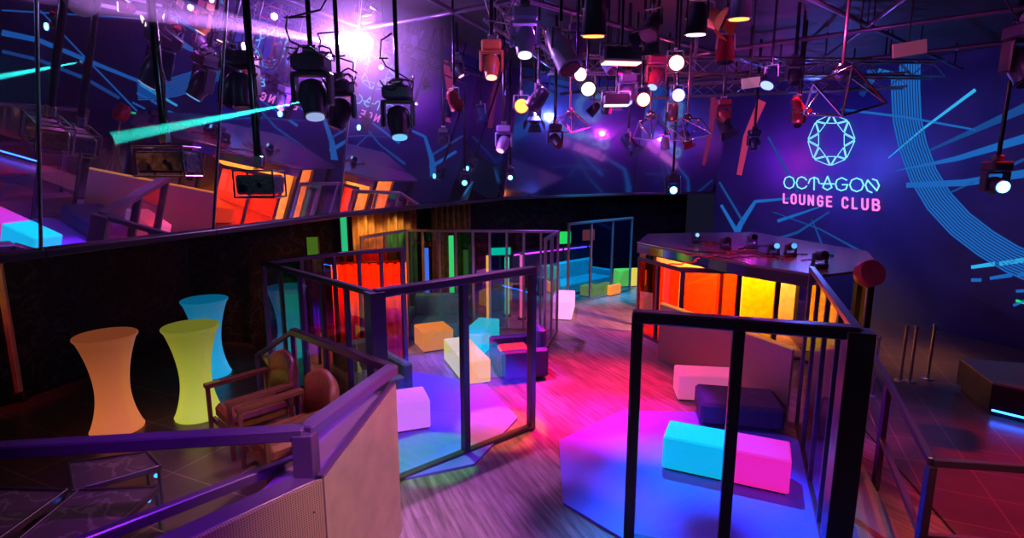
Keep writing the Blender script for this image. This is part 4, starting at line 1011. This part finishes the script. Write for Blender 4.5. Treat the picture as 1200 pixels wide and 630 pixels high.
# clutter of dark fixtures in the rig, hung in rows
bods = [HEADC, violbody, redbody, HEADC, pbr('navy_casing', (.04, .06, .2), .3, .2)]
spots_ = []; clutter = []
for k in range(46):
    px = random.uniform(500, 940); py = random.uniform(8, 175) if px > 560 else random.uniform(30, 200)
    Y = random.uniform(6.5, 12.5)
    p = atY(px, py, Y)
    if p.z > 5.15 or any((Vector(p)-q).length < .45 for q in spots_): continue
    spots_.append(Vector(p))
    clutter.append((px, p, k))
clutter.sort(key=lambda c: c[0])
seen = {}
for n_, (px, p, k) in enumerate(clutter):
    li = random.choice([0, 0, 0, 0, 1, 2]); ln = [None, lensm((.3, .4, 1), 2), lensm((1, .4, .6), 2)][li]
    wh = ['high', 'mid-height', 'low-hung'][0 if p.z > 4.8 else 1 if p.z > 4.2 else 2]
    sd = 'left' if px < 640 else 'centre' if px < 780 else 'right'
    cn = ['charcoal', 'lilac', 'red', 'charcoal', 'navy'][k % 5]; ty = 'moving-head light' if k % 3 == 0 else 'can light'
    lb = '%s %s %s%s, %s part of the crowded rig' % (wh, cn, ty, ['', ' with blue lens', ' with pink lens'][li], sd)
    c_ = seen.get(lb, 0); seen[lb] = c_+1
    if c_: lb = lb+', '+['', 'second', 'third', 'fourth', 'fifth', 'sixth'][c_]+' such from left'
    if k % 3 == 0: moving_head(p, (random.uniform(-.6, .6), random.uniform(-.8, 0), -1), ln, lb, random.uniform(.6, .95), bods[k % 5], None)
    else: par_can(p, (random.uniform(-.8, .8), random.uniform(-.6, .4), -.8), ln, lb, random.uniform(.6, .95), bods[k % 5], doors=(k % 4 == 1))
# small lights hung by the mirrors, standing in for reflected ones
for px, py, Y, ln, lb in [(420, 170, 9.2, BLU, 'small hanging light with blue lens standing in for a mirror reflection, left of its twin'), (545, 213, 11.0, CYN, 'small hanging light with cyan lens near the mirrored wall'), (520, 165, 9.8, None, 'dark hanging light near the mirrored wall'), (598, 207, 12.5, BLU, 'small hanging light with blue lens near the back mirrors')]:
    moving_head(atY(px, py, Y), (0, -1, -.15), ln, lb, .7)

# ------------------------------------------------------------------ gear and cables on the deck
def deck_light(px, py, lens, label, sc=1.0, body=None, rz=0):
    p = at(px, py, 1.902); t = thing('floor_light', p, rz, label, 'stage light'); s = sc; body = body or HEADC
    MB().box((0, 0, .05*s), (.26*s, .24*s, .10*s), bev=.02*s).build('base', body, t)
    y = MB()
    for k in (-1, 1): y.box((k*.13*s, 0, .19*s), (.03*s, .10*s, .22*s), bev=.01*s)
    y.build('yoke', body, t); m = aim((0, -1, .25))
    MB().lathe([(.05*s, .12*s), (.09*s, .09*s), (.105*s, .0), (.085*s, -.13*s), (.085*s, -.16*s)], c=(0, 0, .25*s), n=24, mat=m).build('head', body, t)
    MB().lathe([(.07*s, -.175*s), (.07*s, -.162*s)], c=(0, 0, .25*s), n=20, mat=m).build('lens', lens or M['glasslens'], t)
deck_light(906, 300, lensm((.1, .4, 1), 1.5), 'low deck light with blue lens, left of its neighbour', .7)
deck_light(926, 300, lensm((.1, .4, 1), 1.2), 'low deck light with blue lens, right of its neighbour', .7)
deck_light(850, 292, None, 'dark deck light amid the cable tangle', .7)
deck_light(960, 314, None, 'dark deck light near the deck front corner', .8)
deck_light(880, 290, None, 'dark deck light behind the blue-lensed pair', .8, violbody)
deck_light(815, 284, lensm((.3, .7, 1), 1), 'small deck light at the far left of the deck', .6)
t = thing('drum', at(1012, 322, 1.902)+Vector((0, 0, .0)), 0, 'red round drum on a tripod at the deck corner', 'drum')
t.location = atY(1016, 345, 8.1); t.location.z = 0
MB().lathe([(.19, -.09), (.20, -.08), (.20, .08), (.19, .09)], c=(0, 0, 1.9), n=32, mat=Matrix.Rotation(R(70), 3, 'X')).build('shell', pbr('red_shell', (.5, .03, .04), .35), t)  # shell has a plain red base colour
MB().lathe([(.185, .092), (.185, .097)], c=(0, 0, 1.9), n=32, mat=Matrix.Rotation(R(70), 3, 'X')).build('skin', pbr('drum_skin', (.35, .06, .10), .4), t)
for k in range(3):
    a = k*2*PI/3; MB().tube((0, 0, 1.0), (.4*math.cos(a), .4*math.sin(a), .02), .014).build('leg', M['steel'], t)
MB().tube((0, 0, 1.0), (0, 0, 1.75), .016).build('pole', M['steel'], t)
for k in range(14):
    rr_ = random.Random(k); c = at(rr_.uniform(800, 945), rr_.uniform(284, 306), 1.905); P = []; a = rr_.uniform(0, 6); ln = 0
    for j in range(14):
        P.append(c.copy()); a += rr_.uniform(-.9, .9); c = c+Vector((math.cos(a)*.09, math.sin(a)*.09, 0)); 
        c.z = 1.905+.02*abs(math.sin(j*.9+k))
    tag(MB().path(P, .012, n=6).build('cable', [M['cable'], M['redcable'], M['cable']][k % 3], None, P[0]), 'loose cable coiled in the tangle on the equipment deck', 'cable', 'cables on the equipment deck')

# lit haze hanging round the brightest lamp
hz_m, nt, out = nodes('thin_haze')
vsn = nt.nodes.new('ShaderNodeVolumeScatter'); tc = nt.nodes.new('ShaderNodeTexCoord'); ln_ = nt.nodes.new('ShaderNodeVectorMath'); ln_.operation = 'LENGTH'
mr = nt.nodes.new('ShaderNodeMapRange'); mr.inputs[1].default_value = .0; mr.inputs[2].default_value = 1.3; mr.inputs[3].default_value = .35; mr.inputs[4].default_value = 0
vsn.inputs['Color'].default_value = (.85, .7, 1, 1)
nt.links.new(tc.outputs['Object'], ln_.inputs[0]); nt.links.new(ln_.outputs['Value'], mr.inputs[0]); nt.links.new(mr.outputs[0], vsn.inputs['Density']); nt.links.new(vsn.outputs[0], out.inputs['Volume'])
hp = atY(430, 58, 8.2)
hz = MB().lathe([(max(1e-3, 1.3*math.sin(PI*j/12)), -1.3*math.cos(PI*j/12)) for j in range(13)], n=24, cap0=False, cap1=False).build('haze_cloud', hz_m); hz.location = hp
tag(hz, 'thin violet haze glowing around the blazing light by the mirrors', 'haze', kind='stuff')
point(hp+Vector((0, -.35, 0)), (.70, .30, 1), 260, .06)  # added point light that makes the halo in the haze

def beam(p0, p1, r, col, e, label, ang):
    d = (p1-p0); L = d.length; m_, nt, out = nodes('beam_haze_'+label.split()[0])
    v = nt.nodes.new('ShaderNodeVolumeScatter'); v.inputs['Density'].default_value = .3; v.inputs['Anisotropy'].default_value = .2
    nt.links.new(v.outputs[0], out.inputs['Volume'])
    q = d.normalized(); o = MB().tube(p0+q*.05-p0, d, .02, L*math.tan(R(ang/2))+.015, n=20).build('haze_streak', m_); o.location = p0
    tag(o, label, 'haze', kind='stuff')
    spot(p0-q*.02, p1, col, e, ang, .15, .004)
b0 = atY(355, 119, 5.0); b2 = atY(128, 163, 3.7)
beam(b0, b2, .13, (.02, .75, .62), 14000, 'cyan light beam slanting left in front of the mirrors', 3.2)
c1 = atY(95, -8, 3.4); c0 = hp+(c1-hp).normalized()*.55
beam(c0, c1, .12, (.65, .25, 1), 20000, 'violet light beam running up and left from the blazing light', 3.0)

point((-1.5, 3.0, 4.35), (.35, .6, 1), 16, .05)  # added unseen fill, puts blue rim highlights on the hanging casings
point((3.4, 4.6, 5.0), (.9, .1, .5), 14, .05)
